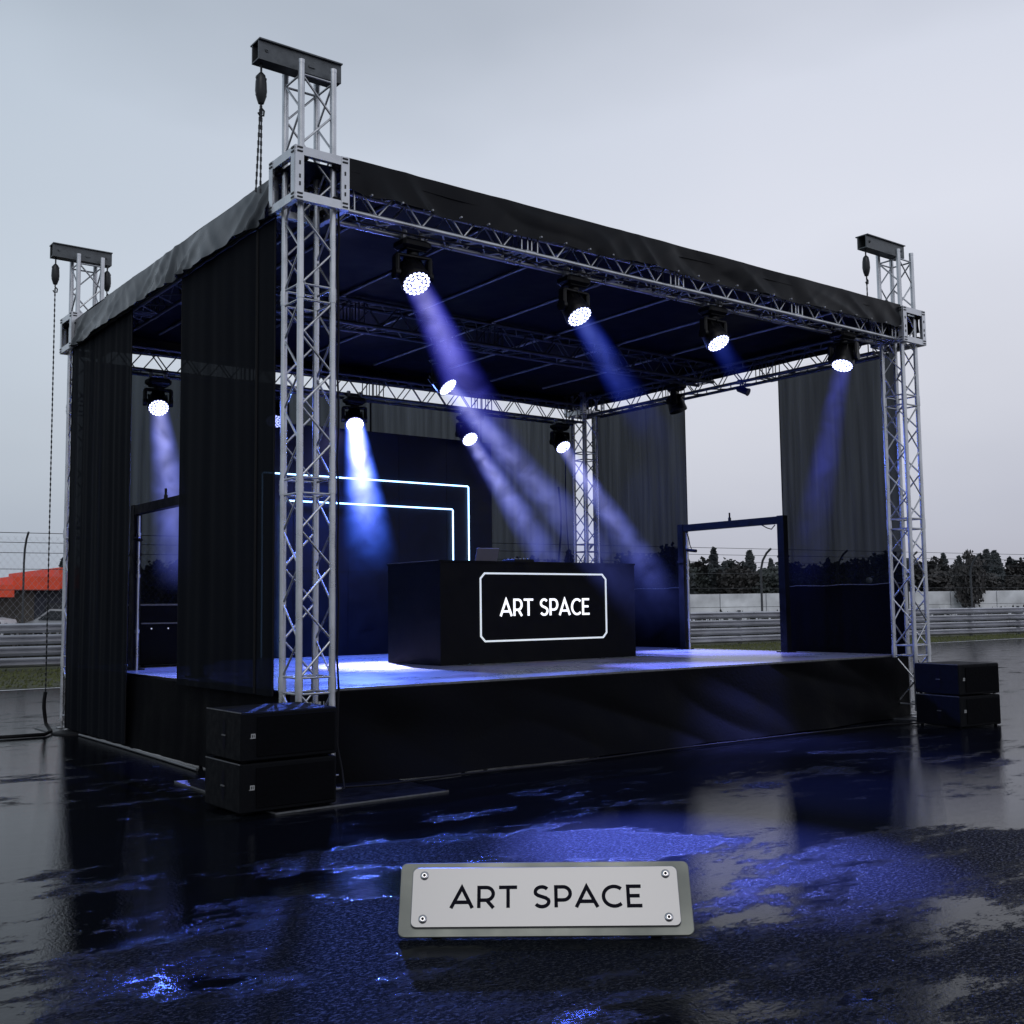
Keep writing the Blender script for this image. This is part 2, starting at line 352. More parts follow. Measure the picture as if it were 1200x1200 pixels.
def c_beam(parent, x0, x1, y0=.10, y1=.27, mt=None):
    m = MB(); h0, h1 = 7.43, 7.63
    m.box((x0,y0,h0),(x1,y0+.018,h1)); m.box((x0,y1-.018,h0),(x1,y1,h1))
    m.box((x0-.004,y0-.03,h1),(x1+.004,y1+.03,h1+.014)); m.box((x0,y0+.018,h0+.002),(x1,y1-.018,h0+.014))
    for k in range(2):
        x = x0+.09+k*(x1-x0-.18); m.tube((x,y0-.01,7.54),(x,y0,7.54),.022,10); m.tube((x,y0-.022,7.54),(x,y0,7.54),.011,6)
    m.box((A*.5-.05,y0-.012,7.50),(A*.5+.02,y0,7.52))
    return m.build('head_beam', mt or M_beam, parent)

tower = make_tower(); tower.name = 'truss_tower'
specs = [((0,0,0), 'near tall aluminium tower at the front left corner beside the stacked speakers', (-.43,.52), (-.64,-.85,1.2,1.6)),
         ((L,0,0), 'front right aluminium tower with chords lit violet beside the right speakers', (-.70,.33), (-.3,-.25,.75,.8)),
         ((0,W,0), 'rear left aluminium tower behind the leftmost black curtain', (-.37,.55), (-.3,-.3,.75,.75)),
         ((L,W,0), 'rear right aluminium tower inside the stage corner against pale sky', (-.4,.5), (-.3,-.3,.7,.7))]
protos = [tower] + [copy_tree(tower) for _ in range(3)]
for t, (loc, lab, bx, pl) in zip(protos, specs):
    t.location = loc; t['label'] = lab
    c_beam(t, *bx)
    p = MB(); p.box((pl[0],pl[1],.001),(pl[2],pl[3],.014))
    p.build('base_plate', M_black, t)
    e_ = MB(); e_.box((pl[0]-.006,pl[1]-.006,.001),(pl[2],pl[1],.016)); e_.box((pl[0]-.006,pl[1],.001),(pl[0],pl[3],.016)); e_.build('edge_highlight', M_edge, t)  # pale strips paint the highlight along the plate's front and left edges

# sleeve blocks that ride on the towers
def make_sleeve():
    t = empty('sleeve_block', (0,0,0), '', 'sleeve block', 'sleeve blocks clamped round the towers')
    s = .125; a, b = -s, A+s; z0, z1 = 5.96, 6.52; T = .085
    for z in (z0, z1-T):
        m = MB(); m.box((a+.002,a,z),(b-.002,a+.022,z+T)); m.box((a+.002,b-.022,z),(b-.002,b,z+T))
        m.box((a,a+.022,z),(a+.022,b-.022,z+T)); m.box((b-.022,a+.022,z),(b,b-.022,z+T))
        m.box((a,a,z-.006),(b,a+.06,z)); m.box((a,a+.06,z-.006),(a+.06,b-.06,z))
        m.box((b-.06,a+.06,z-.006),(b,b-.06,z)); m.box((a,b-.06,z-.006),(b,b,z))
        m.build('rail_frame', M_alu, t)
    q = .095
    for (x, y, sx_, sy_) in ((a,a,1,1),(b,a,-1,1),(a,b,1,-1),(b,b,-1,-1)):
        v = MB(); v.box((min(x,x+sx_*q),min(y-sy_*.004,y+sy_*.018),z0-.002),(max(x,x+sx_*q),max(y-sy_*.004,y+sy_*.018),z1+.002))
        v.box((min(x-sx_*.004,x+sx_*.018),min(y+sy_*.018,y+sy_*q),z0-.002),(max(x-sx_*.004,x+sx_*.018),max(y+sy_*.018,y+sy_*q),z1+.002))
        v.build('corner_plate', M_alu, t)
    for (x, y) in ((a,a),(b,a),(a,b)):
        for z in (z0+.02, z0+.06, z1-.06, z1-.02):
            dx = .05 if x == a else -.05; dy = .05 if y == a else -.05
            bo = MB(); bo.box((x+dx-.03,y-.012 if y==a else y+.004,z-.008),(x+dx+.03,y-.004 if y==a else y+.012,z+.008)); bo.build('bolt_slot', M_chain, t)
            bo = MB(); bo.box((x-.012 if x==a else x+.004,y+dy-.03,z-.008),(x-.004 if x==a else x+.012,y+dy+.03,z+.008)); bo.build('bolt_slot', M_chain, t)
        for z in (6.12, 6.2, 6.34):
            dx = .05 if x == a else -.05; yy = y-.010 if y == a else y+.004
            bo = MB(); bo.box((x+dx-.008,yy,z-.02),(x+dx+.008,yy+.006,z+.02)); bo.build('bolt_slot', M_chain, t)
    for (x, y, dx, dy) in ((0,0,-1,0),(A,0,1,0),(0,A,-1,0),(A,A,1,0),(0,0,0,-1),(A,0,0,-1),(0,A,0,1),(A,A,0,1)):
        for z in (6.06, 6.42):
            c = Vector((x+dx*.065,y+dy*.065,z)); ax = Vector((-dy,dx,0))
            w_ = MB(); w_.tube(c-ax*.03, c+ax*.03, .034, 10)
            w_.tube(c-ax*.05, c+ax*.05, .008, 6)
            w_.build('roller', M_blackrub, t)
    return t
sl0 = make_sleeve(); sls = [sl0] + [copy_tree(sl0) for _ in range(3)]
for t, loc, lab in zip(sls, ((0,0,0),(L,0,0),(0,W,0),(L,W,-.02)), ('large sleeve block round the near front left tower', 'sleeve block at the right end of the front roof truss', 'sleeve block on the rear left tower below the twin hoists', 'sleeve block at the rear right corner under the roof')):
    t.location = loc; t['label'] = lab

# roof trusses
def make_truss(name, p0, ax, s1, length, zlo, zhi, label, mt, mt_l=None, w=A, rc=.029, dens=.30, couplers=True):
    t = empty(name, p0, label, 'truss', 'box trusses carrying the roof')
    ax = Vector(ax); s1 = Vector(s1)
    for dz in (0, zhi-zlo):
        for k in (0, 1):
            c = MB(); o = s1*(w*k) + Vector((0,0,dz)); c.tube(o, o + ax*length, rc, 12)
            if couplers:
                n = int(length//2.6)
                for i in range(1, n+1): 
                    q = o + ax*(length*i/(n+1)); c.tube(q-ax*.08, q+ax*.08, rc*1.25, 12)
            c.build('chord', mt, t)
    m = MB(); nseg = int(length//2.6)+1; sg = length/nseg
    for i in range(nseg):
        o = ax*(i*sg+.12); lacing(m, o, ax, s1, (0,0,1), sg-.24, w, zhi-zlo, .0105, dens)
        for q in (.03, .12, sg-.12, sg-.03): ring(m, ax*(i*sg+q), s1*w, (0,0,zhi-zlo), .010)
    m.build('lacing', mt_l or mt, t)
    return t
make_truss('roof_truss', (A+.135,0,6.0), (1,0,0), (0,1,0), L-A-.27, 6.0, 6.36, 'bright front roof truss carrying four lit moving heads', M_alu)
make_truss('roof_truss', (0,A+.135,6.0), (0,1,0), (1,0,0), W-A-.27, 6.0, 6.36, 'left side roof truss behind the hanging sky-paled tarp edge', M_alu_in)
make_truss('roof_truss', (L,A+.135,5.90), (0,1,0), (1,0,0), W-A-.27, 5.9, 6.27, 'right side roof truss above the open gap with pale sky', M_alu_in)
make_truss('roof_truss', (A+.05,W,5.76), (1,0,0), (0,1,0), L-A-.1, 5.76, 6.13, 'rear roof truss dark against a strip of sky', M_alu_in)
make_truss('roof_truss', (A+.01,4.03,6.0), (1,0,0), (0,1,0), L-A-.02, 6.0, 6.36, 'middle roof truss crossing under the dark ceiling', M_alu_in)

# ------------------------------------------------------------------ roof canopy
cv = empty('roof_canopy', (L/2,W/2,6.4), 'black vinyl roof canopy with creased skirts along its edges', 'canopy')
def rel(o):   # keep world-space meshes under a shifted empty
    return o
def under(mb, name, mt, parent):
    l = parent.location; mb.v = [(x-l.x, y-l.y, z-l.z) for x, y, z in mb.v]; return mb.build(name, mt, parent)
m = MB()
def roofz(x, y): return 6.41 + .010*sin(x*2.3)
m.grid(lambda u, v: (-.06+u*(L+.54), -.06+v*(W+.62), roofz(-.06+u*(L+.5), 0)+.02*mn.noise(Vector((u*8,v*8,1)))), 60, 40)
under(m, 'roof_sheet', M_roof, cv)
def creases(x, z, seed):
    w1 = mn.noise(Vector((x*.5, z*.4, seed+2)))
    r1 = 1-abs(mn.noise(Vector((x*1.1+z*1.8+w1*2, z*.7, seed+3)))); r2 = 1-abs(mn.noise(Vector((x*2.6-z*2.8+w1, z*1.2, seed+9))))
    return .03*mn.noise(Vector((x*1.1, z*2.0, seed))) + .055*max(0,r1-.60)/.40 + .014*max(0,r2-.65)/.35
m = MB()
def fv(u, v):
    x = A+.12 + u*(L-A-.20); sag = .03*mn.noise(Vector((x*1.3,0,4)))
    z = 6.56*(1-v) + (6.17 + sag)*v
    if u < .035: z = 6.56*(1-v) + (6.17+sag+ (.035-u)*2.0)*v
    return (x, -.05 - creases(x, z, 1)*(.25+v), z)
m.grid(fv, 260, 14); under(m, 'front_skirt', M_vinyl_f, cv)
m = MB()
def lv(u, v):
    y = A+.12 + u*(W-A-.12); z = 6.40*(1-v) + (5.93 + .03*mn.noise(Vector((y*1.1,2,4))))*v
    return (-.06 - .05*v - creases(y*1.4, z, 7)*(.3+1.1*v), y, z + .03*(1-v)*mn.noise(Vector((y*.8,5,5))))
m.grid(lv, 220, 14); under(m, 'side_skirt', M_vinyl, cv)
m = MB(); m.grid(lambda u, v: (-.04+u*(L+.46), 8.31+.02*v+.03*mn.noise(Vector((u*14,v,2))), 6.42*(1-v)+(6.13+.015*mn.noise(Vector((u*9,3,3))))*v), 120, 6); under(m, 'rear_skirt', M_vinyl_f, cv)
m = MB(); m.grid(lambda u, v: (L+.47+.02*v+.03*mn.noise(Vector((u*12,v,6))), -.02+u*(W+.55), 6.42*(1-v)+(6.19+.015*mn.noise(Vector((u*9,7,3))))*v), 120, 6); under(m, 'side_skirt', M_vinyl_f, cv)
for i in range(26):
    m = MB(); x = A+.4 + i*(L-A-.6)/25; m.tube((x,-.13,6.185),(x,-.09,6.185),.011,8); under(m, 'grommet', M_alu_d, cv)
for i in range(7):
    x = 1.32 + i*1.36
    p = MB(); p.tube((0,A,0),(0,W,0),.022,8)
    p.box((-.02,A-.1,-.06),(.02,A,.03)); p.box((-.03,3.95,-.03),(.03,4.05,.0))
    o = p.build('roof_purlin', M_alu_d); o.location = (x,0,6.385)
    tag(o, 'thin roof purlin under the ceiling, ' + ['first','second','third','fourth','fifth','sixth','seventh'][i] + ' counted from the near left tower', 'purlin', 'purlins under the roof sheet')

# hoists
def make_hoist(x, y, ztop, zend, label, spread=.018, two=True, r=.011):
    t = empty('chain_hoist', (x,y,ztop), label, 'chain hoist', 'chain hoists hanging from the head beams')
    h = MB(); h.tube((0,0,0),(0,0,-.12),.012,8)
    h.lathe([(0,.02),(.03,.045),(.10,.058),(.20,.062),(.27,.05),(.33,.03)], (0,0,-.10), (0,0,-1), 12)
    for z in (-.16,-.22,-.28,-.34): h.tube((-.055,0,z),(.055,0,z),.018,8)
    h.path([(0,0,-.42),(0,0,-.47),(.035,0,-.50),(.03,0,-.55),(-.01,0,-.56),(-.03,0,-.53)], .011, 6)
    h.build('hook_block', M_chain, t)
    for k in ((-1,1) if two else (0,)):
        c = MB(); n = int((ztop-.45-zend)/.042)
        for i in range(n):
            z = -.45 - i*.042; xx = k*spread*(.4+i/n) - .025*i/n*(1 if two else 0); yy = 0
            if i % 2: c.box((xx-r,yy-.004,z-.045),(xx+r,yy+.004,z))
            else: c.box((xx-.004,yy-r,z-.045),(xx+.004,yy+r,z))
        c.build('chain', M_chain, t)
    return t
make_hoist(-.36,.19,7.43,6.02,'chain hoist with two long chains beside the tallest near tower')
make_hoist(L-.60,.19,7.43,6.2,'chain hoist hanging over the roof at the front right tower', .02, False)
make_hoist(-.30,W+.19,7.43,.12,'chain hoist with its chain running down to the wet ground at far left', .02, False)
make_hoist(.48,W+.1,7.43,6.2,'short chain hoist on the inner side of the rear left tower', .02, False)

# ------------------------------------------------------------------ stage
st = empty('stage_deck', (L/2,4.2,0), 'raised stage deck with smooth grey floor and black cloth skirts', 'stage')
m = MB(); X0, X1, Y0, Y1 = .12, L+.33, .44, 8.12
m.box((X0,Y0,DK-.12),(X1,Y1,DK-.004)); under(m, 'deck_frame', M_black, st)
def deck_mat():
    m = bpy.data.materials.new('stage_floor'); m.use_nodes = True; nt = m.node_tree; N = nt.nodes; K = nt.links; b = N['Principled BSDF']
    tc = N.new('ShaderNodeTexCoord'); n = N.new('ShaderNodeTexNoise'); n.inputs['Scale'].default_value = 1.3; n.inputs['Detail'].default_value = 7; n.inputs['Roughness'].default_value = .65
    K.new(tc.outputs['Object'], n.inputs['Vector'])
    br = N.new('ShaderNodeTexBrick'); br.offset = 0; br.inputs['Scale'].default_value = 1; br.inputs['Brick Width'].default_value = 2.0; br.inputs['Row Height'].default_value = 1.0
    br.inputs['Mortar Size'].default_value = .006; br.inputs['Color1'].default_value = (.30,.30,.33,1); br.inputs['Color2'].default_value = (.26,.26,.29,1); br.inputs['Mortar'].default_value = (.02,.02,.02,1)
    K.new(tc.outputs['Object'], br.inputs['Vector'])
    r = N.new('ShaderNodeMapRange'); r.inputs[1].default_value = .3; r.inputs[2].default_value = .7; r.inputs[3].default_value = .2; r.inputs[4].default_value = .42
    K.new(n.outputs['Fac'], r.inputs[0]); K.new(r.outputs[0], b.inputs['Roughness'])
    mx = N.new('ShaderNodeMix'); mx.data_type = 'RGBA'; mx.blend_type = 'MULTIPLY'; mx.inputs[0].default_value = .6
    K.new(br.outputs[0], mx.inputs[6]); K.new(n.outputs['Color'], mx.inputs[7]); K.new(mx.outputs[2], b.inputs['Base Color'])
    return m
m = MB(); m.box((X0-.01,Y0-.01,DK-.004),(X1+.01,Y1+.01,DK)); under(m, 'floor_board', deck_mat(), st)
m = MB(); m.box((X0-.016,Y0-.016,DK-.022),(X1+.016,Y0-.011,DK+.002)); under(m, 'deck_edge', M_edge, st)
def cloth(P0, P1, z0, z1, folds, amp, seed, flare=0., nu=200, nv=14, drape=0.):
    P0 = Vector((*P0,0)); P1 = Vector((*P1,0)); d = (P1-P0); ln = d.length; d.normalize(); nrm = Vector((d.y,-d.x,0))
    ph = [random.random()*6 for _ in range(6)]
    m = MB()
    def fn(u, v):
        x = u*ln; z = z1*(1-v) + z0*v
        k = sin(x*folds + 1.6*mn.noise(Vector((x*1.7,seed,0))) + ph[0]) + .6*sin(x*folds*1.9 + ph[1] + 2*mn.noise(Vector((x*.8,seed,z*.15))))
        off = amp*(.45+.55*v)*k*(.5+.8*abs(mn.noise(Vector((x*.7,seed,3))))) + amp*.6*mn.noise(Vector((x*.6,z*.6,seed))) + flare*v*v*min(1,max(0,(ln-x)/2.5),.15+x/1.5)
        off += drape*abs(mn.noise(Vector((x*.55+z*1.3, z*.9, seed+5))))*min(1,x/.8,max(0,(ln-x))/.8)
        p = P0 + d*x + nrm*off; return (p.x, p.y, z)
    m.grid(fn, nu, nv); return m
random.seed(3)
m = cloth((.46,Y0-.10),(L+.32,Y0-.10), .012, DK-.025, 1.9, .028, 2, .28, 360, 26, .17); under(m, 'front_skirt', M_skirt_f, st)
m = cloth((.03,7.9),(.03,.45), .012, DK-.025, 9, .012, 5, .04, 260, 8); under(m, 'side_skirt', M_skirt, st)
m = cloth((X1+.05,.45),(X1+.05,7.9), .012, DK-.025, 9, .012, 6, .04, 160, 8); under(m, 'side_skirt', M_skirt, st)
# legs and braces below the deck
for i in range(6):
    for j in range(4):
        m = MB(); x = X0+.1+i*(X1-X0-.2)/5; y = Y0+.1+j*(Y1-Y0-.2)/3; m.tube((x,y,.005),(x,y,DK-.12),.025,8); under(m, 'leg', M_alu_in, st)
# steps between deck and ground at the right side, hidden low; base bar along the left skirt
m = MB(); m.path([(-.09,6.9,.02),(-.10,5.0,.022),(-.13,3.2,.02),(-.16,2.2,.02)], .018, 6)
tag(m.build('ground_pipe', M_edge), 'pale thin pipe lying on the ground along the left stage skirt', 'pipe')

# curtains
def curtain(P0, P1, z0, z1, mt, label, group, folds=16, amp=.02, seed=1, head=True):
    P0v = Vector((*P0, z0)); t = empty('curtain', P0v, label, 'curtain', group)
    m = cloth(P0, P1, z0, z1, folds, amp, seed, 0, max(60, int(160*(Vector(P1)-Vector(P0)).length/2)), 12); under(m, 'cloth_panel', mt, t)
    d = (Vector(P1)-Vector(P0)).normalized()
    h = MB(); a = Vector((*P0,z1)); b = Vector((*P1,z1)); h.tube(a+Vector((0,0,.03)), b+Vector((0,0,.03)), .026, 8)
    under(h, 'top_rail', M_black, t)
    e_ = MB()
    for P in (P0, P1): e_.tube((P[0],P[1],z0+.01),(P[0],P[1],z1), .009, 6)
    under(e_, 'hem', M_blackrub, t)
    return t
def lower_cloth(t, P0, P1, z1, seed):
    m = cloth(P0, P1, .95, z1, 11, .012, seed, 0, 90, 6); under(m, 'lower_panel', M_skirt, t)
    e_ = MB(); e_.path([(P0[0]+(P1[0]-P0[0])*i/8, P0[1]+(P1[1]-P0[1])*i/8, z1+.01*sin(i*2.1)) for i in range(9)], .008, 5); under(e_, 'lower_hem', M_edge, t)
gs = 'black mesh curtains round the stage'
curtain((-.07,7.72),(-.07,4.94), .05, 5.96, M_scrim, 'leftmost black side curtain reaching down to the wet ground', gs, 13, .018, 11)
curtain((-.07,3.08),(-.07,.90), .93, 5.93, M_scrim, 'wide black side curtain between the left opening and near tower', gs, 10, .014, 12)
curtain((-.07,.87),(-.07,.44), .93, 5.93, M_scrim_m, 'narrow dark curtain strip right beside the near front tower', gs, 12, .01, 13)
c_r = curtain((11.04,.40),(11.04,2.85), .93, 5.97, M_scrim_r, 'grey green mesh curtain just left of the front right tower', gs, 13, .02, 14)
lower_cloth(c_r, (11.01,.40), (11.01,2.85), 2.12, 31)
c_r2 = curtain((11.04,5.21),(11.04,8.0), .93, 5.97, M_scrim_r, 'mesh curtain between the rear right tower and the right opening', gs, 13, .02, 15)
lower_cloth(c_r2, (11.01,5.21), (11.01,8.0), 2.15, 33)
xs = [.25, 2.9, 5.6, 8.2, 10.75]
for i in range(4):
    curtain((xs[i]+.01,8.24),(xs[i+1]-.01,8.24), .93, 5.84, M_scrim_b,
            ['rear mesh curtain seen through the left side opening', 'rear mesh curtain hidden mostly behind the near tower and curtain', 'rear mesh curtain behind the neon backdrop board', 'rear grey mesh curtain right of the neon backdrop'][i], gs, 11, .016, 20+i)

# side portal frames
def portal(x, ya, yb, label, side):
    t = empty('portal_frame', (x,(ya+yb)/2,DK), label, 'frame', 'black portal frames in the side openings')
    for y in (ya, yb):
        m = MB(); m.box((x-.06,y-.07,DK+.001),(x+.06,y+.07,3.36)); m.box((x-.12,y-.12,DK+.001),(x+.12,y+.12,DK+.02))
        m.box((x-.07,y-.08,2.62),(x+.07,y+.08,2.66)); under(m, 'post', M_black, t)
    m = MB(); lo, hi = min(ya,yb), max(ya,yb); m.box((x-.055,lo+.071,3.22),(x+.055,hi-.071,3.35))
    m.box((x-.02,(lo+hi)/2-.02,3.35),(x+.02,(lo+hi)/2+.02,3.41)); m.tube((x,(lo+hi)/2,3.41),(x,(lo+hi)/2,3.50),.018,6)
    under(m, 'crossbar', M_black, t)
    c = MB(); c.path([(x-.05,hi-.15,3.22),(x-.06,hi-.22,3.1),(x-.07,hi-.26,2.95),(x-.06,hi-.30,2.86),(x-.06,hi-.2,2.84)], .010, 5)
    c.tube((x-.07,hi-.42,2.83),(x-.07,hi-.18,2.86),.03,8)
    c.path([(x-.05,lo+.12,3.20),(x-.05,lo+.2,3.13),(x-.05,lo+.3,3.16),(x-.05,lo+.42,3.22)], .010, 5)
    under(c, 'loose_cable', M_blackrub, t)
    p = MB(); p.tube((x,hi-.12,DK),(x,hi-.12,3.2), .022, 8)
    for z in (1.5,2.3,2.5,2.9): p.tube((x,hi-.12,z),(x,hi-.12,z+.05), .032, 8)
    under(p, 'silver_pole', M_alu, t)
    return t
portal(10.58, 2.50, 4.92, 'black portal frame standing in the right side opening', 1)
pf = portal(.42, 3.70, 6.10, 'black portal frame seen through the left side opening', -1)

# ------------------------------------------------------------------ backdrop with neon
bd = empty('backdrop_board', (5.4,7.95,DK), 'tall dark backdrop board with two glowing neon outlines', 'backdrop')
m = MB(); m.box((2.75,7.94,DK+.001),(8.24,8.02,5.14)); under(m, 'board', M_panel, bd)
m = MB()
for i in range(1,5): m.box((2.75+i*1.098-.002,7.936,DK+.001),(2.75+i*1.098+.002,7.9395,5.13))
for z in (2.5,3.9): m.box((2.75,7.937,z-.002),(8.24,7.9392,z+.002))
under(m, 'panel_seams', M_black, bd)
for (xa, xb, zt) in ((3.23,7.64,4.22),(3.6,7.26,3.745)):
    m = MB(); r = .014; m.path([(xa,7.905,DK+.02),(xa,7.905,zt-.02),(xa+.02,7.905,zt),(xb-.02,7.905,zt),(xb,7.905,zt-.02),(xb,7.905,DK+.02)], r, 8)
    under(m, 'neon_tube', M_neon, bd)

# ------------------------------------------------------------------ lettering by strokes
def arc(cx, cy, rx, ry, a0, a1, n=14): return [(cx+rx*cos(radians(a0+(a1-a0)*i/n)), cy+ry*sin(radians(a0+(a1-a0)*i/n))) for i in range(n+1)]
GL = {
 'A': (.86, [[(.02,0),(.43,.955),(.84,0)], [(.17,.27),(.69,.27)]]),
 'R': (.66, [[(.06,0),(.06,.95),(.34,.95)]+arc(.34,.655,.27,.295,90,-90)+[(.06,.36)], [(.36,.36),(.62,0)]]),
 'T': (.70, [[(0,.95),(.70,.95)], [(.35,.95),(.35,0)]]),
 'S': (.62, [arc(.31,.72,.25,.235,35,90,5)+arc(.31,.72,.25,.235,90,200,8)[1:]+[(.16,.56),(.31,.50),(.46,.44)]+arc(.31,.275,.26,.235,20,-90,8)+arc(.31,.275,.27,.235,-90,-150,5)[1:]]),
 'P': (.64, [[(.06,0),(.06,.95),(.34,.95)]+arc(.34,.645,.27,.305,90,-90)+[(.06,.34)]]),
 'C': (.76, [arc(.45,.495,.41,.455,48,312,22)]),
 'E': (.58, [[(.56,.95),(.06,.95),(.06,.05),(.58,.05)], [(.06,.51),(.50,.51)]]),
 ' ': (.30, []),
}
def ribbon(pts, hw):
    P = [Vector(pts[0])]
    for p in pts[1:]:
        if (Vector(p)-P[-1]).length > 1e-5: P.append(Vector(p))
    Lf, Rt = [], []
    for i, p in enumerate(P):
        if i == 0: d = (P[1]-P[0]).normalized(); n = Vector((-d.y,d.x)); s = hw
        elif i == len(P)-1: d = (P[-1]-P[-2]).normalized(); n = Vector((-d.y,d.x)); s = hw
        else:
            d0 = (P[i]-P[i-1]).normalized(); d1 = (P[i+1]-P[i]).normalized(); n0 = Vector((-d0.y,d0.x)); n1 = Vector((-d1.y,d1.x))
            n = (n0+n1); n = n.normalized() if n.length > 1e-4 else n0; s = hw/max(.42, n.dot(n1))
        Lf.append(p+n*s); Rt.append(p-n*s)
    return Lf, Rt
def text(mb, s, x0, x1, z0, z1, fn, hw, t0, t1, track=.16, word=None):
    tot = sum(GL[c][0] + track for c in s) - track; sx_ = (x1-x0)/tot; sz_ = z1-z0; x = 0
    wi = 0
    for ch in s:
        wd, strokes = GL[ch]
        if ch == ' ': wi += 1
        if word is not None and wi != word: strokes = []
        for k, stv in enumerate(strokes):
            pts = [(x0+(x+px)*sx_, z0+pz*sz_) for px, pz in stv]; a, b = ribbon(pts, hw)
            dt = .0006*k; n = len(a)
            vs = [fn(p.x,p.y,t0) for p in a] + [fn(p.x,p.y,t0) for p in b] + [fn(p.x,p.y,t1+dt) for p in a] + [fn(p.x,p.y,t1+dt) for p in b]
            fs = []
            for i in range(n-1):
                fs += [(2*n+i,2*n+i+1,3*n+i+1,3*n+i), (i,n+i,n+i+1,i+1), (i,i+1,2*n+i+1,2*n+i), (n+i,3*n+i,3*n+i+1,n+i+1)]
            fs += [(0,2*n,3*n,n), (n-1,2*n-1,4*n-1,3*n-1)]
            mb.add(vs, fs)
        x += wd + track

# ------------------------------------------------------------------ DJ booth
dj = empty('dj_booth', (5.9,4.2,DK), 'matte black DJ booth with lit lettering and outline on its front', 'dj booth')
x0, x1, y0, y1, zt = 3.98, 7.88, 3.45, 4.92, 2.51
m = MB(); m.box((x0,y0,DK+.002),(x1,y0+.04,zt-.03)); under(m, 'front_panel', M_desk, dj)
for x in (x0, x1-.04):
    m = MB(); m.box((x+.001,y0+.0405,DK+.002),(x+.04,y1,zt-.03)); under(m, 'side_panel', M_desk, dj)
m = MB(); m.box((x0-.01,y0-.012,zt-.0295),(x1+.01,y1+.01,zt)); under(m, 'table_top', M_desk, dj)
m = MB(); m.box((x0-.012,y0+.02,zt-.008),(x0-.0102,y1,zt+.003)); under(m, 'top_edge', M_edge, dj)
fnf = lambda x, z, t: (x, y0-t, z)
m = MB(); xa, xb, za, zb, c_ = 4.69, 7.24, 1.29, 2.335, .085
loop = [(xa+c_,za),(xb-c_,za),(xb,za+c_),(xb,zb-c_),(xb-c_,zb),(xa+c_,zb),(xa,zb-c_),(xa,za+c_)]
n = len(loop); P = [Vector(p) for p in loop]
def inset(P, d):
    o = []
    for i in range(n):
        d0 = (P[i]-P[i-1]).normalized(); d1 = (P[(i+1)%n]-P[i]).normalized(); n0 = Vector((-d0.y,d0.x)); n1 = Vector((-d1.y,d1.x)); nn = (n0+n1).normalized()
        o.append(P[i]+nn*(d/nn.dot(n1)))
    return o
I_ = inset(P, .026)
vs = [fnf(p.x,p.y,.001) for p in P]+[fnf(p.x,p.y,.001) for p in I_]+[fnf(p.x,p.y,.012) for p in P]+[fnf(p.x,p.y,.012) for p in I_]
m.add(vs, [(2*n+i,2*n+(i+1)%n,3*n+(i+1)%n,3*n+i) for i in range(n)]+[(i,(i+1)%n,2*n+(i+1)%n,2*n+i) for i in range(n)]+[(n+i,3*n+i,3*n+(i+1)%n,n+(i+1)%n) for i in range(n)])
under(m, 'sign_outline', M_line, dj)
for k in (0, 1):
    m = MB(); text(m, 'ART SPACE', 5.07, 6.86, 1.675, 1.935, fnf, .0165, .001, .014, .13, k); under(m, 'sign_lettering', M_letter, dj)

lp = empty('laptop', (5.52,4.45,zt), 'open laptop with pale lid on the DJ booth top', 'laptop', rz=radians(-14))
m = MB(); m.box((-.19,-.02,.001),(.19,.24,.018),None,.004); m.build('keyboard_base', M_screen, lp)
m = MB(); m.box((-.19,-.006,0),(.19,.006,.26),Matrix.Translation((0,-.03,.02))@Matrix.Rotation(radians(28),4,'X'),.003); m.build('screen_lid', M_screen, lp)
mx_ = empty('dj_mixer', (6.1,4.3,zt), 'low black DJ mixer on the booth beside the laptop', 'mixer')
m = MB(); m.box((-.2,-.15,.001),(.2,.18,.075),None,.006); m.build('case', M_black, mx_)
m = MB()
for i in range(4):
    for j in range(3): m.tube((-.14+i*.09,-.08+j*.09,.075),(-.14+i*.09,-.08+j*.09,.098),.014,8)
m.build('knobs', M_alu_d, mx_)

# flight cases at the rear left of the stage
fc = empty('rack_case', (1.35,7.0,DK), 'black rack case with small pilot lights in the left opening', 'rack case')
m = MB(); m.box((.72,6.75,DK+.03),(2.0,7.45,1.92),None,.02); under(m, 'case', M_box, fc)
m = MB(); m.box((.74,6.735,1.62),(1.98,6.75,1.64)); m.box((.70,6.74,1.90),(2.02,6.76,1.925)); m.box((.705,6.76,1.90),(.72,7.4,1.925)); under(m, 'edge_trim', M_edge, fc)
M_pilot = mat('pilot', (.5,.5,.6), .4, emis=(.7,.75,.9), es=.5)
for i in range(4):
    m = MB(); m.tube((.9+i*.26,6.744,1.55),(.9+i*.26,6.75,1.55),.012,6); under(m, 'pilot_light', M_pilot, fc)
for i in range(4):
    m = MB(); xx = .8 if i % 2 else 1.92; yy = 6.83 if i < 2 else 7.37; m.tube((xx-.02,yy,DK+.028),(xx+.02,yy,DK+.028),.027,10); under(m, 'castor', M_blackrub, fc)
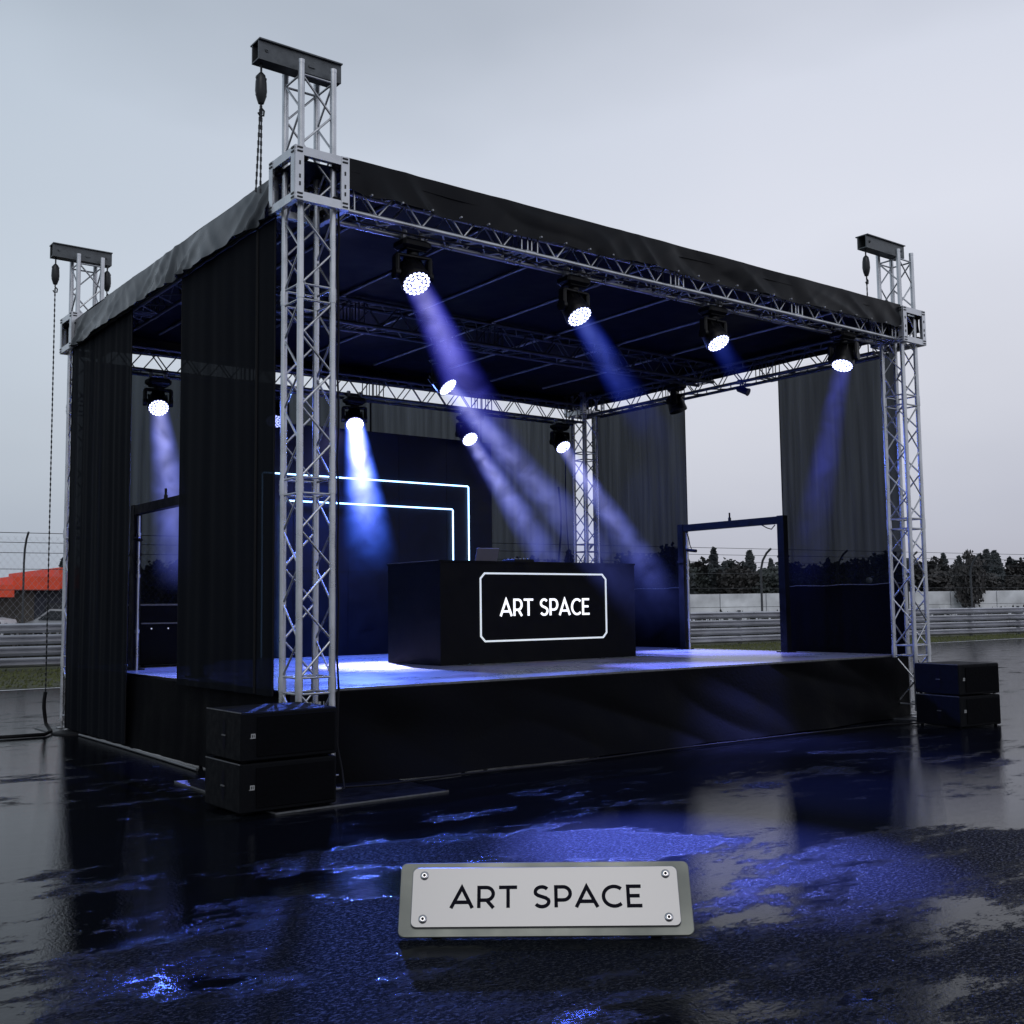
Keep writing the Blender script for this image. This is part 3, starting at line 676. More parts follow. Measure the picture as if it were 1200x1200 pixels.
# cables on the rig
m = MB(); m.path([(A+.045+.008*sin(i*1.9), -.035-.006*sin(i*2.7), 5.95-i*.29) for i in range(20)]+[(A+.06,-.10,.2),(A+.02,-.22,.04),(-.3,-.9,.02) if False else (A-.1,-.25,.03),(.1,-.12,.03),(-.2,.1,.03)], .011, 6)
tag(m.build('tower_cable', M_blackrub), 'black cable tied down the right chord of the near front tower', 'cable')
m = MB(); m.path([(A+.2+i*.2, .02, 5.945 - .035*abs(sin((A+.2+i*.2)*1.35))) for i in range(49)], .010, 6)
tag(m.build('truss_cable', M_blackrub), 'black power cable swagging along the bottom of the front roof truss', 'cable')
m = MB(); m.path([(.05,.15,.03),(.3,.02,.022),(.9,-.15,.022),(1.8,-.12,.022),(3.2,-.22,.022),(5,-.14,.022),(7.4,-.2,.022),(9.3,-.3,.022),(9.9,-.55,.022)], .013, 6)
tag(m.build('floor_cable', M_blackrub), 'black cable lying on the asphalt along the front stage skirt', 'cable')
# cable hanging by the rear right tower
m = MB(); m.path([(9.72+.06*sin(i*.7), 7.6, 4.3-i*.3) for i in range(12)], .022, 6); m.path([(9.98-.05*sin(i*.5), 7.62, 5.4-i*.37) for i in range(12)], .014, 6)
tag(m.build('hanging_cable', M_blackrub), 'black cables hanging beside the rear right tower', 'cable')

# ------------------------------------------------------------------ moving heads
M_body = mat('moving_head_plastic', (.004,.004,.006), .38, 0, .25, .1, 20)
def lens_mat(name, col, s): return mat(name, (.1,.1,.1), .3, emis=col, es=s)
def beam_mat(name, col, amp, fall, r0, k, core, soft=1.5, end=4.0):
    m = bpy.data.materials.new(name); m.use_nodes = True; nt = m.node_tree; N = nt.nodes; K = nt.links; N.clear()
    out = N.new('ShaderNodeOutputMaterial'); em = N.new('ShaderNodeEmission'); K.new(em.outputs[0], out.inputs['Volume'])
    tc = N.new('ShaderNodeTexCoord'); s = N.new('ShaderNodeSeparateXYZ'); K.new(tc.outputs['Object'], s.inputs[0])
    def M(op, a, b=None, c=None):
        n = N.new('ShaderNodeMath'); n.operation = op
        for i, v in enumerate((a, b, c)):
            if v is None: continue
            if isinstance(v, (int, float)): n.inputs[i].default_value = v
            else: K.new(v, n.inputs[i])
        return n.outputs[0]
    x = s.outputs[0]; rad = M('SQRT', M('ADD', M('POWER', s.outputs[1], 2.0), M('POWER', s.outputs[2], 2.0)))
    ry = M('POWER', s.outputs[1], 2.0); ry = M('ABSOLUTE', s.outputs[1])
    rad = M('SQRT', M('ADD', M('MULTIPLY', s.outputs[1], s.outputs[1]), M('MULTIPLY', s.outputs[2], s.outputs[2])))
    q = M('DIVIDE', rad, M('MULTIPLY_ADD', x, k, r0))
    f = M('POWER', M('MAXIMUM', M('SUBTRACT', 1.0, M('MULTIPLY', q, q)), 0.0), soft)
    fe = N.new('ShaderNodeMapRange'); fe.interpolation_type = 'SMOOTHSTEP'; fe.inputs[1].default_value = end*.35; fe.inputs[2].default_value = end; fe.inputs[3].default_value = 1; fe.inputs[4].default_value = 0; K.new(x, fe.inputs[0])
    g_ = M('MULTIPLY', M('EXPONENT', M('MULTIPLY', x, -1.0/fall)), fe.outputs[0])
    n = N.new('ShaderNodeTexNoise'); n.inputs['Scale'].default_value = 2.6; n.inputs['Detail'].default_value = 3; n.inputs['Distortion'].default_value = .6
    oi = N.new('ShaderNodeObjectInfo'); va = N.new('ShaderNodeVectorMath'); va.operation = 'ADD'
    K.new(tc.outputs['Object'], va.inputs[0]); K.new(oi.outputs['Location'], va.inputs[1]); K.new(va.outputs[0], n.inputs['Vector'])
    mr = N.new('ShaderNodeMapRange'); mr.inputs[1].default_value = .34; mr.inputs[2].default_value = .66; mr.inputs[3].default_value = .35; mr.inputs[4].default_value = 1.5; K.new(n.outputs['Fac'], mr.inputs[0])
    tot = M('MULTIPLY', M('MULTIPLY', M('MULTIPLY', f, g_), mr.outputs[0]), amp)
    K.new(tot, em.inputs['Strength'])
    mx = N.new('ShaderNodeMix'); mx.data_type = 'RGBA'; mx.inputs[6].default_value = (*col, 1); mx.inputs[7].default_value = (*core, 1)
    K.new(M('MULTIPLY', M('POWER', f, 1.5), g_), mx.inputs[0]); K.new(mx.outputs[2], em.inputs['Color'])
    return m
def beam_mesh(r0, k, length, name, mt, parent):
    m = MB(); m.lathe([(0,r0),(length*.5,r0+k*length*.5),(length,r0+k*length)], (0,0,0), (1,0,0), 20); return m.build(name, mt, parent)
def head_parts():
    t = empty('moving_head_light', (0,0,0), '', 'stage light', 'moving head lights hanging from the roof trusses')
    b = MB(); b.box((-.19,-.13,-.19),(.19,.13,-.08),None,.03); b.box((-.14,-.10,-.215),(.14,.10,-.19),None,.01)
    b.tube((0,0,-.25),(0,0,-.21),.07,16); b.build('base', M_body, t)
    for sx_ in (-.12,.12):
        c = MB(); c.box((sx_-.02,-.025,-.08),(sx_+.02,.025,-.02)); c.lathe([(-.022,.042),(.022,.042)], (sx_,0,0), (1,0,0), 12)
        c.box((sx_-.03,-.045,-.078),(sx_+.03,.045,-.062)); c.tube((sx_,-.06,.0),(sx_,-.03,.0),.012,6); c.build('clamp', M_alu_d, t)
    y = MB(); y.box((-.06,-.225,-.29),(.06,.225,-.245),None,.015)
    for s in (-1,1):
        y.box((-.065,s*.205-.028,-.50),(.065,s*.205+.028,-.262),None,.02); y.lathe([(-.03,.068),(.03,.068)], (0,s*.205,-.47), (0,1,0), 16)
    y.build('yoke', M_body, t)
    h = MB(); h.lathe([(-.20,.07),(-.17,.12),(-.10,.150),(0,.162),(.08,.172),(.135,.178),(.155,.174)], (0,0,0), (1,0,0), 28)
    for i in range(10):
        a = 2*pi*i/10; h.box((-.15,-.006,.12),(-.03,.006,.165),Matrix.Rotation(a,4,'X'))
    ho = h.build('head', M_body, t); ho.location = (0,0,-.47)
    l = MB(); cs = [(0,0)]+[(.046*cos(pi/3*i),.046*sin(pi/3*i)) for i in range(6)]+[(.091*cos(pi/6*i),.091*sin(pi/6*i)) for i in range(12)]+[(.137*cos(pi/9*i),.137*sin(pi/9*i)) for i in range(18)]
    for (cy, cz) in cs:
        vs = [(.163,cy,cz)]+[(.160,cy+.0205*cos(2*pi*i/10),cz+.0205*sin(2*pi*i/10)) for i in range(10)]
        l.add(vs, [(0,1+i,1+(i+1)%10) for i in range(10)], True)
    lo = l.build('lens', None if False else LM_on, ho)
    return t
LM_on = lens_mat('lit_lens', (.55,.60,1.0), 4.5)
LM_hot = lens_mat('hot_lens', (.55,.55,1.0), 14.0)
LM_dim = lens_mat('dim_lens', (.36,.42,1.0), 2.0)
M_off = mat('dark_lens', (.01,.01,.012), .15)
proto = head_parts()

BM = {
 'front': beam_mat('haze_beam_violet', (.05,.06,.95), 3.0, 1.7, .17, .06, (.52,.50,1.0), end=3.6),
 'blue': beam_mat('haze_beam_blue', (.015,.05,.85), 1.5, 1.2, .17, .06, (.20,.28,1.0), end=2.5),
 'short': beam_mat('haze_beam_short', (.015,.05,.85), .8, .7, .17, .045, (.08,.14,.95), end=1.1),
 'faint': beam_mat('haze_beam_faint', (.05,.07,.85), .85, 2.3, .17, .05, (.14,.16,.9), end=4.2),
 'white': beam_mat('haze_beam_white', (.04,.14,1.0), 19.0, 1.6, .20, .095, (.84,.70,1.0), 1.7, end=3.7),
 'rear': beam_mat('haze_beam_rear', (.12,.17,.9), 2.4, 2.6, .17, .065, (.56,.56,1.0), end=5.4),
}
def d_world(sx_, sy_, c):
    n = sqrt(sx_*sx_+sy_*sy_); q = sqrt(1-c*c)/n; return (R*(sx_*q) - U*(sy_*q) - F*c).normalized()
# lens centre, direction seen in the photo, beam, spot watts, label
HEADS = [
 ((1.53,.20,5.43), (.42,.90,.60), 'front', 3.6, 80000, 'large lit moving head, first on the front truss from the left'),
 ((3.94,.20,5.42), (.45,.88,.50), 'blue', 2.5, 9000, 'lit moving head, second on the front truss from the left'),
 ((6.49,.20,5.43), (.40,.92,.50), 'short', 1.15, 5000, 'lit moving head, third on the front truss from the left'),
 ((9.29,.20,5.46), (-.30,.95,.42), 'faint', 4.2, 7000, 'lit moving head, rightmost on the front truss near the curtain'),
 ((1.27,7.62,5.12), (.42,.90,.70), 'rear', 4.0, 3500, 'lit moving head seen through the left side opening'),
 ((3.33,7.62,5.09), (.10,.98,.60), None, 0, 900, 'dim moving head half hidden behind the curtain beside the near tower'),
 ((4.91,7.62,5.18), (.24,.97,.68), 'white', 3.7, 16000, 'brightest moving head, its white beam crossing the neon outline'),
 ((7.49,7.62,5.12), (.55,.85,.66), 'rear', 5.4, 9000, 'lit rear moving head right above the top of the backdrop'),
 ((9.89,7.62,5.15), (.52,.86,.62), 'rear', 5.2, 16000, 'lit rear moving head beside the rear right tower'),
 ((4.54,4.03,5.23), (.66,.75,.34), 'rear', 5.0, 9000, 'lit moving head with its lens turned aside on the middle truss'),
 ((L-.02,4.93,5.58), (-.05,1,.12), None, 0, 0, 'unlit black moving head hanging from the right side truss'),
]
heads = [proto] + [copy_tree(proto) for _ in range(len(HEADS)-1)]
for i, (lc, dr, bm, blen, watt, lab) in enumerate(HEADS):
    t = heads[i]
    t['label'] = lab
    d = d_world(*dr) if i < 10 else Vector((.15,-.25,-.95)).normalized()
    piv = Vector(lc) - d*.16; root = piv + Vector((0,0,.47)); t.location = root
    if i == 10: t.rotation_euler = (0,0,pi/2); 
    rz = t.rotation_euler.z
    dl = Matrix.Rotation(-rz, 3, 'Z') @ d
    pan = atan2(dl.y, dl.x)
    for ch in kids(t):
        if ch.name.startswith('yoke'): ch.rotation_euler = (0,0,pan)
        if ch.name.startswith('head'):
            ch.rotation_mode = 'QUATERNION'
            xax = dl; yax = Vector((-sin(pan),cos(pan),0)); zax = xax.cross(yax)
            ch.rotation_quaternion = Matrix(((xax.x,yax.x,zax.x),(xax.y,yax.y,zax.y),(xax.z,yax.z,zax.z))).to_quaternion()
            lens = kids(ch)[0]
            if i in (5, 6, 10):
                lens.data = lens.data.copy(); lens.data.materials[0] = {5:LM_dim, 6:LM_hot, 10:M_off}[i]
            if bm:
                mt = BM[bm]; pr_ = {'front':(.17,.06),'blue':(.17,.06),'short':(.17,.045),'faint':(.17,.05),'white':(.20,.095),'rear':(.17,.065)}[bm]
                bo = beam_mesh(pr_[0], pr_[1], blen, 'light_beam', mt, ch); bo.location = (.17,0,0)
    # drop bracket between truss and clamp
    zt_ = 6.0 if i < 4 or i == 9 else (5.76 if i < 9 else 5.9)
    if zt_ - root.z > .02:
        k_ = MB(); 
        for sx_ in (-.12,.12): k_.tube((sx_,0,0),(sx_,0,zt_-root.z),.015,8)
        k_.build('drop_rod', M_black, t)
    if watt:
        ld = bpy.data.lights.new('head_spot', 'SPOT'); ld.energy = watt; ld.color = (.19,.23,1.0) if bm != 'white' else (.55,.55,1.0); ld.spot_size = radians(26 if i < 4 else 28); ld.spot_blend = 1.0; ld.shadow_soft_size = .05
        lo = bpy.data.objects.new('head_spot', ld); C.objects.link(lo); lo.location = Vector(lc) + d*.03
        lo.rotation_euler = d.to_track_quat('-Z','Y').to_euler()
        spill = {0:650,1:150,2:90,3:110,4:550,5:120,6:5200,7:800,8:500,9:250}[i]
        ls = bpy.data.lights.new('lens_spill', 'SPOT'); ls.energy = spill; ls.color = (.10,.19,1.0); ls.spot_size = radians(118); ls.spot_blend = .8; ls.shadow_soft_size = .12
        l2 = bpy.data.objects.new('lens_spill', ls); C.objects.link(l2); l2.location = Vector(lc) + d*.02; l2.rotation_euler = lo.rotation_euler

# small clamp lamp on right truss
sp = empty('small_spot_lamp', (L-.02,3.35,5.9), 'small unlit spot lamp clamped on the right truss over the opening', 'spot lamp')
m = MB(); m.tube((0,0,0),(0,0,-.10),.016,8); m.box((-.05,-.035,-.03),(.05,.035,.03)); m.build('clamp', M_alu_d, sp)
m = MB(); m.lathe([(-.12,.04),(-.09,.06),(.08,.065),(.12,.075)], (0,-.05,-.17), (.25,-.85,-.42), 14); m.box((-.012,-.09,-.2),(.012,.0,-.08)); m.build('lamp_housing', M_body, sp)
# small junction box on the rear truss
m = MB(); m.box((7.75,7.70,5.55),(7.9,7.8,5.72),None,.01); m.tube((7.82,7.75,5.72),(7.82,7.77,5.78),.012,6)
tag(m.build('junction_box', M_black), 'small black junction box under the rear roof truss', 'box')

# ------------------------------------------------------------------ subwoofers
def make_sub(w_, d_, h_):
    t = empty('subwoofer', (0,0,0), '', 'speaker')
    m = MB(); m.box((0,0,.012),(w_,d_,h_-.006),None,.012); m.build('cabinet', M_box, t)
    g_ = MB(); g_.box((.03+.12,-.010,.05),(w_-.03,-.001,h_-.045),None,.003)
    g_.build('grille', M_skirt, t)
    e_ = MB(); e_.box((-.0015,.012,h_-.012),(.006,d_-.012,h_-.003)); e_.build('top_edge', M_edge, t)
    hd = MB()
    def ell(cz):
        vs = [(-.003,d_*.46+.035*cos(2*pi*i/16),cz+.07*sin(2*pi*i/16)) for i in range(16)]; hd.add(vs, [tuple(range(16))])
    ell(h_*.66); ell(h_*.36); hd.build('handle_recess', M_ink, t)
    bar = MB(); bar.box((-.012,d_*.46-.035,h_*.50-.006),(-.002,d_*.46+.035,h_*.50+.006)); bar.build('handle', M_edge, t)
    lg = MB(); cx, cz, q = .115, h_*.52, .021
    for (a0,b0,a1,b1) in ((-q,-q,q,-q+.008),(-q,q-.008,q,q),(-q,-q+.008,-q+.009,q-.008),(q-.009,-q+.008,q,q-.008),(-.003,-q+.008,.004,q-.008),(-.030,-q,-q-.003,-q+.006)):
        lg.box((cx+a0,-.004,cz+b0),(cx+a1,-.0015,cz+b1))
    lg.build('logo', M_logo, t)
    ft = MB()
    for (x, y) in ((.06,.06),(w_-.06,.06),(.06,d_-.06),(w_-.06,d_-.06)): ft.tube((x,y,0),(x,y,.014),.025,8)
    ft.build('feet', M_blackrub, t)
    return t
grp = 'subwoofers stacked at the front corners'
s1 = make_sub(.95, .79, .445); s1.location = (-.96,-.80,.017); tag(s1, 'lower black subwoofer of the stack by the near tower', group=grp)
s2 = copy_tree(s1); s2.location = (-.955,-.80,.465); s2['label'] = 'upper black subwoofer of the stack by the near tower'
s3 = copy_tree(s1); s4 = copy_tree(s1)
for s_, z, lab in ((s3,.0,'lower black subwoofer at right of the front right tower'), (s4,.455,'upper black subwoofer at right of the front right tower')):
    s_.location = (9.80,-1.20,z); s_['label'] = lab; s_.rotation_euler = (0,0,radians(-8)); s_.scale = (.93,1,1.02)

# ------------------------------------------------------------------ cables on the ground
m = MB(); m.path([(-.3-.02*sin(i), W+.19+.0*i, .6-.12*i) for i in range(5)]+[(-.33,7.5,.04),(-.5,7.2,.03),(-1.0,7.25,.03),(-2.5,7.7,.03),(-6,8.9,.03),(-12,10,.03)], .028, 6)
tag(m.build('power_cable', M_blackrub), 'thick black cable running left over the wet ground from the hoist chain', 'cable')
m = MB(); m.lathe([(0,.34),(.02,.33),(.03,.28)], (-.02,7.35,.001), (0,0,1), 24); tag(m.build('rubber_mat', M_blackrub), 'round black rubber pad on the ground by the rear left tower', 'mat')

# ------------------------------------------------------------------ name plate on the ground
PL = empty('name_plate', (-1.135,-5.25,0), 'brushed metal name plate with black lettering propped on the wet ground', 'name plate', rz=atan2(-1.04,1.25)+radians(1.5))
tilt = Matrix.Translation((0,0,.012)) @ Matrix.Rotation(radians(-31),4,'X')
def rr(w_, h_, r, n=6):
    o = []
    for cx, cy, a in ((w_/2-r,h_-r,0),(-w_/2+r,h_-r,90),(-w_/2+r,r,180),(w_/2-r,r,270)): o += arc(cx,cy,r,r,a,a+90,n)
    return o
def fp(x, z, t): return tuple(tilt @ Vector((x,-t,z)))
PW, PH = 1.62, .408
def plate(poly, t0, t1, bev):
    m = MB(); cx = 0; cz = sum(p[1] for p in poly)/len(poly); w2 = max(p[0] for p in poly); h2 = max(p[1] for p in poly)-cz
    n = len(poly); ins = [(p[0]*(1-bev/w2), cz+(p[1]-cz)*(1-bev/h2)) for p in poly]
    vs = [fp(*p,t0) for p in poly]+[fp(*p,t1-bev) for p in poly]+[fp(*p,t1) for p in ins]
    m.add(vs, [tuple(range(n-1,-1,-1)), tuple(range(2*n,3*n))]+[(i,(i+1)%n,n+(i+1)%n,n+i) for i in range(n)]+[(n+i,n+(i+1)%n,2*n+(i+1)%n,2*n+i) for i in range(n)])
    return m
plate(rr(PW,PH,.035), -.010, .004, .003).build('back_plate', M_plate_b, PL)
inner = [(x, z+.046) for x, z in rr(1.485,.330,.03)]
plate(inner, .0045, .020, .004).build('face_plate', M_plate, PL)
for k in (0, 1):
    m = MB(); text(m, 'ART SPACE', -.525, .535, .150, .268, lambda x, z, t: fp(x, z, t), .0098, .0202, .0215, .17, k); m.build('lettering', M_ink, PL)
for x in (-.675,.675):
    for z in (.092,.330):
        m = MB(); o = Vector(fp(x,z,.020)); nd = (Vector(fp(x,z,1))-Vector(fp(x,z,0))).normalized()
        m.lathe([(0,.024),(.004,.024),(.008,.019),(.011,.012)], o, nd, 16); s_ = m.build('screw', M_screw, PL)
        q = MB(); q.lathe([(0,.009),(.0012,.009)], o+nd*.0115, nd, 6); q.build('screw_socket', M_ink, s_)
for x in (-.6,.6):
    m = MB(); top = Vector(fp(x,.36,-.012)); m.box((x-.02,top.y-.005,.001),(x+.02,top.y+.012,top.z+.004)); m.box((x-.03,.02,.001),(x+.03,top.y+.05,.010)); m.build('rear_strut', M_black, PL)

# ------------------------------------------------------------------ guard rail and catch fence
gr = empty('guard_rail', (30,railY(30),0), 'galvanised guard rail of four stacked beams along the grass verge', 'guard rail')
prof = [(.02,0),(-.05,.045),(-.08,.085),(-.08,.10),(0,.14),(0,.17),(-.05,.205),(-.08,.235),(-.08,.25),(.03,.295)]
def wbeam(z):
    m = MB(); n = len(prof)
    xs = [-30+i*4 for i in range(40)]
    vs = []
    for x in xs:
        for (dy, dz) in prof: vs.append((x, railY(x)+dy*1.2, z+dz*1.05))
    m.add(vs, [(i*n+k,(i+1)*n+k,(i+1)*n+k+1,i*n+k+1) for i in range(len(xs)-1) for k in range(n-1)], False)
    for x in xs[::1]: m.box((x-.02,railY(x)-.085,z+.14),(x+.02,railY(x)-.06,z+.19))
    return m
for i in range(4): under(wbeam(.10+i*.362), 'rail_beam', M_galv, gr)
for i in range(40):
    x = -30+i*4; m = MB(); m.box((x-.06,railY(x)+.03,.0),(x+.06,railY(x)+.15,1.56)); under(m, 'post', M_galv_d, gr)
def fy(x): return railY(x)+2.2
fn_ = empty('catch_fence', (20,fy(20),0), 'tall chain link catch fence with inward bent posts behind the rail', 'fence')
xs = [-13.7+3.05*i for i in range(10)] + [16.8+ 5.2*i for i in range(16)]
for x in xs:
    m = MB(); y = fy(x); m.path([(x,y,0),(x,y,1.5),(x,y,3.5),(x-.02,y-.15,3.95),(x-.04,y-.42,4.3),(x-.05,y-.7,4.5)], .055 if x > 18 else .035, 8); under(m, 'fence_post', M_galv_d, fn_)
m = MB()
for z in (1.7,2.6,3.3,3.85): 
    m.tube((-16,fy(-16),z),(96,fy(96),z),.011,5)
m.tube((-16,fy(-16)-.65,4.48),(96,fy(96)-.65,4.48),.012,5); m.tube((-16,fy(-16)-.3,4.18),(96,fy(96)-.3,4.18),.011,5)
under(m, 'tension_wires', M_galv_d, fn_)
m = MB(); s_ = .22; hgt = 2.9
x = -16.
while x < 17:
    for sg in (1,-1):
        xa_, xb_ = (x, x+hgt*.8) if sg == 1 else (x+hgt*.8, x)
        m.tube((xa_,fy(xa_),1.5),(xb_,fy(xb_)-.1,1.5+hgt),.0035,3,cap=False)
    x += s_
tag(under(m, 'chain_link_mesh', M_galv, fn_), 'fine diamond wire mesh', None)

# ------------------------------------------------------------------ pale wall, building, car, lamp
def wl(u): return Vector((60.5,59.5,0)).lerp(Vector((104,26,0)), u)
pw = empty('track_wall', wl(.5), 'long pale low wall across the track before the trees', 'wall')
nseg = 14
for i in range(nseg):
    a, b = wl(i/nseg), wl((i+1)/nseg); d = (b-a).normalized(); nn = Vector((-d.y,d.x,0)); a = a+d*.03; b = b-d*.03
    m = MB(); vs = [a+nn*.2, b+nn*.2, b-nn*.2, a-nn*.2]; m.add([tuple(v) for v in vs]+[(v.x,v.y,2.75) for v in vs], [(0,1,5,4),(1,2,6,5),(2,3,7,6),(3,0,4,7),(4,5,6,7)]); under(m, 'wall_slab', M_pale, pw)
rb = empty('pit_building', (12,62,0), 'low pit building with stepped red roof fascia at the far left', 'building')
m = MB(); m.box((-6,60.0,0),(10.2,70,3.0)); under(m, 'wall', M_walld, rb)
m = MB(); m.box((9.9,58.8,0),(12.3,69.9,3.2)); tag(under(m, 'wall', M_wallb, rb), 'brown grey wall section')
m = MB(); m.box((12.31,59.2,0),(16.2,69.8,3.3)); tag(under(m, 'wall', M_walld, rb), 'slate blue wall section')
m = MB(); m.box((-8,57.6,2.75),(10.9,70.4,3.45)); under(m, 'red_fascia', M_red, rb)
m = MB(); m.box((10.9,58.0,3.15),(13.5,70.5,3.95)); under(m, 'red_fascia', M_red, rb)
m = MB(); m.box((13.5,58.2,3.25),(16.4,70.3,4.5)); under(m, 'red_fascia', M_red, rb)
for i in range(1):
    m = MB(); m.box((13.0+i*2.2,59.15,.2),(14.4+i*2.2,59.2,2.4)); under(m, 'door', M_glassd, rb)
for i in range(4):
    m = MB(); x = -3+i*3.2; m.box((x,59.95,1.0),(x+1.8,60.0,2.2)); w_ = under(m, 'window', M_glassd, rb)
    for p in (0, 1): 
        m = MB(); m.box((x-.05+p*1.8,59.93,.95),(x+.05+p*1.8,59.95,2.25)); under(m, 'window_frame', M_pale, w_)
def car(loc, rz, label, mt):
    t = empty('parked_car', loc, label, 'car', 'cars parked by the pit building', rz)
    prof = [(-2.1,.30),(-2.12,.62),(-1.95,.86),(-1.2,.95),(-.65,1.38),(.75,1.42),(1.55,1.02),(2.05,.90),(2.12,.55),(2.08,.28)]
    m = MB(); m.prism(prof, lambda x, z, q: (x, q*(1.0 if z < 1.0 else .84), z), -.86, .86); m.build('body', mt, t)
    for s in (-1,1):
        m = MB(); m.prism([(-1.05,.97),(-.58,1.32),(.68,1.35),(1.35,1.02)], lambda x, z, q: (x, s*(.78+q), z), 0, .09); m.build('side_window', M_glassd, t)
    for x in (-1.3,1.3):
        for s in (-1,1):
            m = MB(); m.lathe([(-.1,.27),(-.08,.31),(.08,.31),(.1,.27)], (x,s*.80,.31), (0,1,0), 18); wh = m.build('wheel', M_blackrub, t)
            m = MB(); m.lathe([(0,.18),(.01,.17)], (x,s*.895,.31), (0,s,0), 12); m.build('rim', M_alu_d, wh)
    m = MB(); m.box((-2.135,-.7,.62),(-2.10,-.45,.76)); m.box((-2.135,.45,.62),(-2.10,.7,.76)); m.build('headlight', M_screw, t)
    return t
    return t
v1 = car((7.9,55.4,.02), radians(142), 'white van parked before the red roofed building at the frame edge', M_car); v1.scale = (1.2,1.1,1.72)
v2 = car((12.6,53.2,.02), radians(150), 'silver minivan beside the slate wall of the pit building', mat('silver_car_paint', (.28,.29,.31), .3, .3, .5)); v2.scale = (.95,1,1.42)
# lamp post
lpv = empty('lamp_post', (61.5,36.2,0), 'thin post with a small white lamp beyond the rail at right', 'lamp post')
m = MB(); m.tube((0,0,0),(0,0,3.2),.07,8); m.build('pole', M_galv_d, lpv)
m = MB(); m.lathe([(0,.12),(.12,.22),(.3,.22),(.4,.1)], (0,0,3.2), (0,0,1), 12); m.build('lamp_globe', M_pale, lpv)

# ------------------------------------------------------------------ trees
def tree_mesh(h, w_, kind, seed):
    rnd = random.Random(seed); t = MB(); k = MB()
    t.tube((0,0,0),(rnd.uniform(-.1,.1),0,h*.55),.16,7,.09); t.tube((0,0,h*.55),(rnd.uniform(-.2,.2),0,h*.93),.09,6,.02)
    nl = 22 if kind else 20
    cl = []
    for i in range(nl):
        z = h*rnd.uniform(.22,.9); a = rnd.random()*2*pi
        if kind == 0: rr_ = w_*(1-z/h)*.95+.15
        else: rr_ = w_*sqrt(max(0,1-((z/h-.6)/.42)**2))*rnd.uniform(.55,1)
        tip = Vector((cos(a)*rr_, sin(a)*rr_, z + (.1 if kind == 0 else .5)))
        t.tube((0,0,z-.3), tip, .04, 4, .012); cl.append((tip*.6+Vector((0,0,z*.4)), rr_*.5+.25)); cl.append((tip, rr_*.35+.2))
    cl.append((Vector((0,0,h*.94)), .28 if kind == 0 else .7))
    n = 2200
    for i in range(n):
        if kind == 0:
            z = h*(1-rnd.random()**.62*.86); lay = .72+.28*sin(z*5.2+seed); rr_ = (w_*(1-z/h)+.06)*lay*sqrt(rnd.random()); a = rnd.random()*2*pi
            p = Vector((cos(a)*rr_, sin(a)*rr_, z-.25*rr_)); s = .18+.15*rnd.random()
        else:
            c, rad = rnd.choice(cl); v = Vector((rnd.gauss(0,1),rnd.gauss(0,1),rnd.gauss(0,.8))); p = c + v*(rad*.55); s = .13+.15*rnd.random()
            if p.z < h*.16: continue
        u = Vector((rnd.gauss(0,1),rnd.gauss(0,1),rnd.gauss(0,1))).normalized()*s; v = u.orthogonal().normalized()*s*.8
        k.add([p-u-v, p+u-v*.6, p+u*.7+v, p-u*.8+v*.9], [(0,1,2,3)])
    return t, k
variants = []
for i, (h, w_, kind) in enumerate(((8.0,2.3,0),(7.0,2.4,1),(6.2,2.6,2),(8.6,2.6,0),(5.6,2.3,1),(7.4,2.2,2))):
    root = empty(['spruce_tree','birch_tree','broadleaf_tree'][kind], (0,0,0), '', 'tree', 'trees of the wood beyond the track')
    t, k = tree_mesh(h, w_, kind, 40+i); t.build('trunk', M_bark, root); k.build('crown', M_leafs[kind], root)
    variants.append(root)
kn = ['dark pointed spruce', 'bare brownish birch', 'dull green broadleaf tree']
used = set(); rnd = random.Random(5); cnt = 0
N_T = 74
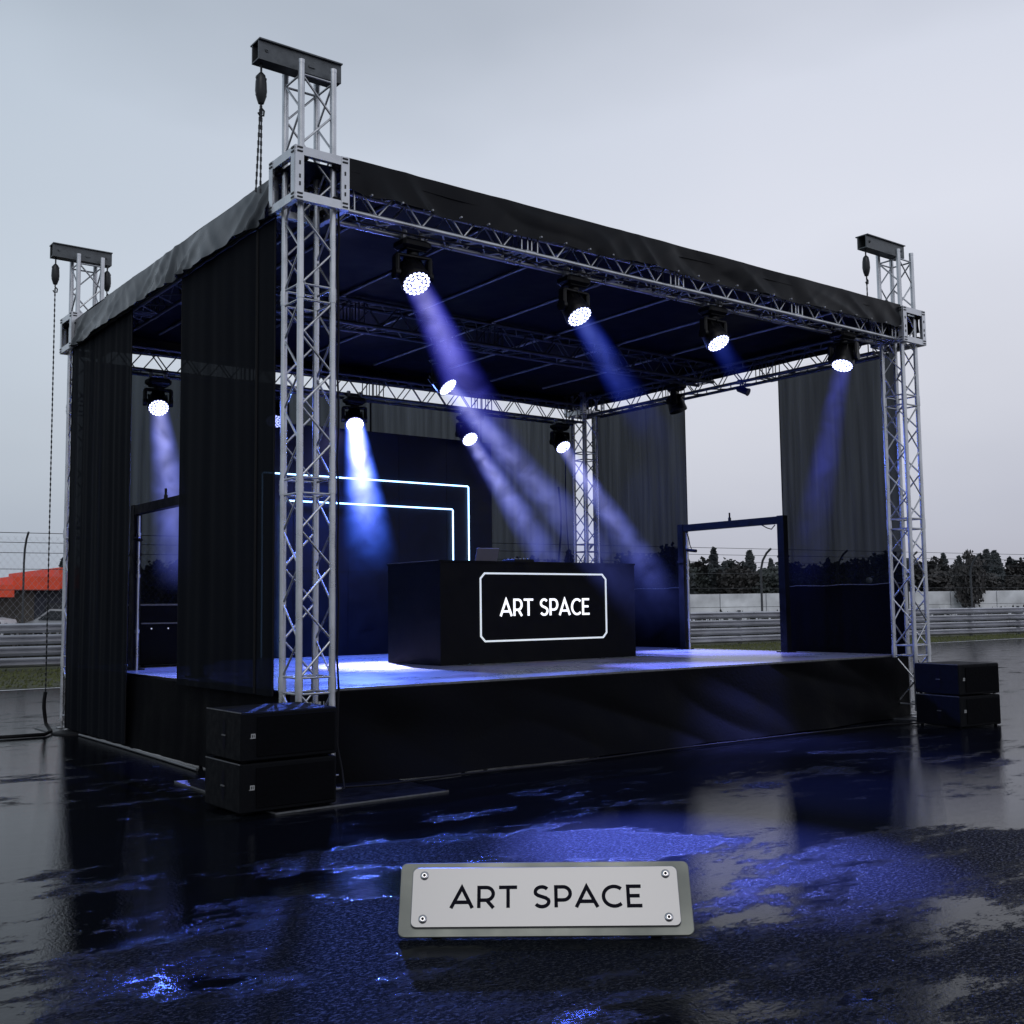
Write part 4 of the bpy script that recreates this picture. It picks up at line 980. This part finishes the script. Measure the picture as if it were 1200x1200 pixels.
for i in range(N_T):
    u = i/(N_T-1); base = Vector((34,138,0)).lerp(Vector((172,40,0)), u); d = Vector((.58,.81,0))
    for row in range(3):
        vi = rnd.choice((0,1,2,3,4,5)) if row == 0 else rnd.choice((0,1,5,2,3,1))
        o = variants[vi]
        t = copy_tree(o) if vi in used else o; used.add(vi)
        p = base + d*(row*7+rnd.uniform(-2,2)) + Vector((rnd.uniform(-.6,.6),rnd.uniform(-.6,.6),0))
        t.location = p; t.rotation_euler = (0,0,rnd.random()*6.28); s = rnd.uniform(.72,1.0)*(.98,1.1,1.25)[row]; t.scale = (s*1.15,s*1.15,s)
        kk = (0,1,2,0,1,2)[vi]
        t['label'] = {0:'dark pointed spruce tree in the wood beyond the track', 1:'brownish thin leaved birch in the wood beyond the track', 2:'dull green rounded tree in the wood beyond the track'}[kk]
        t['group'] = {0:'spruces in the far wood',1:'birches in the far wood',2:'broadleaf trees in the far wood'}[kk]
# lone taller trees nearer the track
for (x, y, vi, s, lab) in ((82.4,41.0,1,1.05,'tall lone thin crowned tree standing before the wood at right'),(90,84,5,1.25,'bushy green tree nearest in the gap of the right opening')):
    t = copy_tree(variants[vi]); t.location = (x,y,0); t.scale = (s*(.42 if vi == 1 else .8),s*(.42 if vi == 1 else .8),s*(.80 if vi == 1 else .95)); t['label'] = lab; del t['group']
# low scrub behind the rail
m = MB()
for i in range(9000):
    x = rnd.uniform(-4,88); y = fy(x)+rnd.uniform(1.5,7); h = rnd.random()**1.2*1.35*(.75+.7*abs(mn.noise(Vector((x*.35,3,0))))) + .1
    a = rnd.random()*3.1; r_ = .10+.1*rnd.random(); z = .15+h*rnd.random(); m.add([(x-cos(a)*r_,y-sin(a)*r_,z-.06),(x+cos(a)*r_,y+sin(a)*r_,z-.06),(x+rnd.uniform(-.1,.1),y,z+.3)], [(0,1,2)])
tag(m.build('low_scrub', M_bush), 'low dark scrub growing behind the catch fence', 'scrub', kind='stuff')

# ------------------------------------------------------------------ render settings
SC.view_settings.view_transform = 'Standard'; SC.view_settings.look = 'None'; SC.view_settings.exposure = 0
SC.render.engine = 'CYCLES'; cy = SC.cycles
cy.max_bounces = 8; cy.diffuse_bounces = 3; cy.glossy_bounces = 4; cy.transparent_max_bounces = 14; cy.volume_bounces = 0
cy.sample_clamp_indirect = 6; cy.volume_step_rate = .6; cy.use_denoising = True
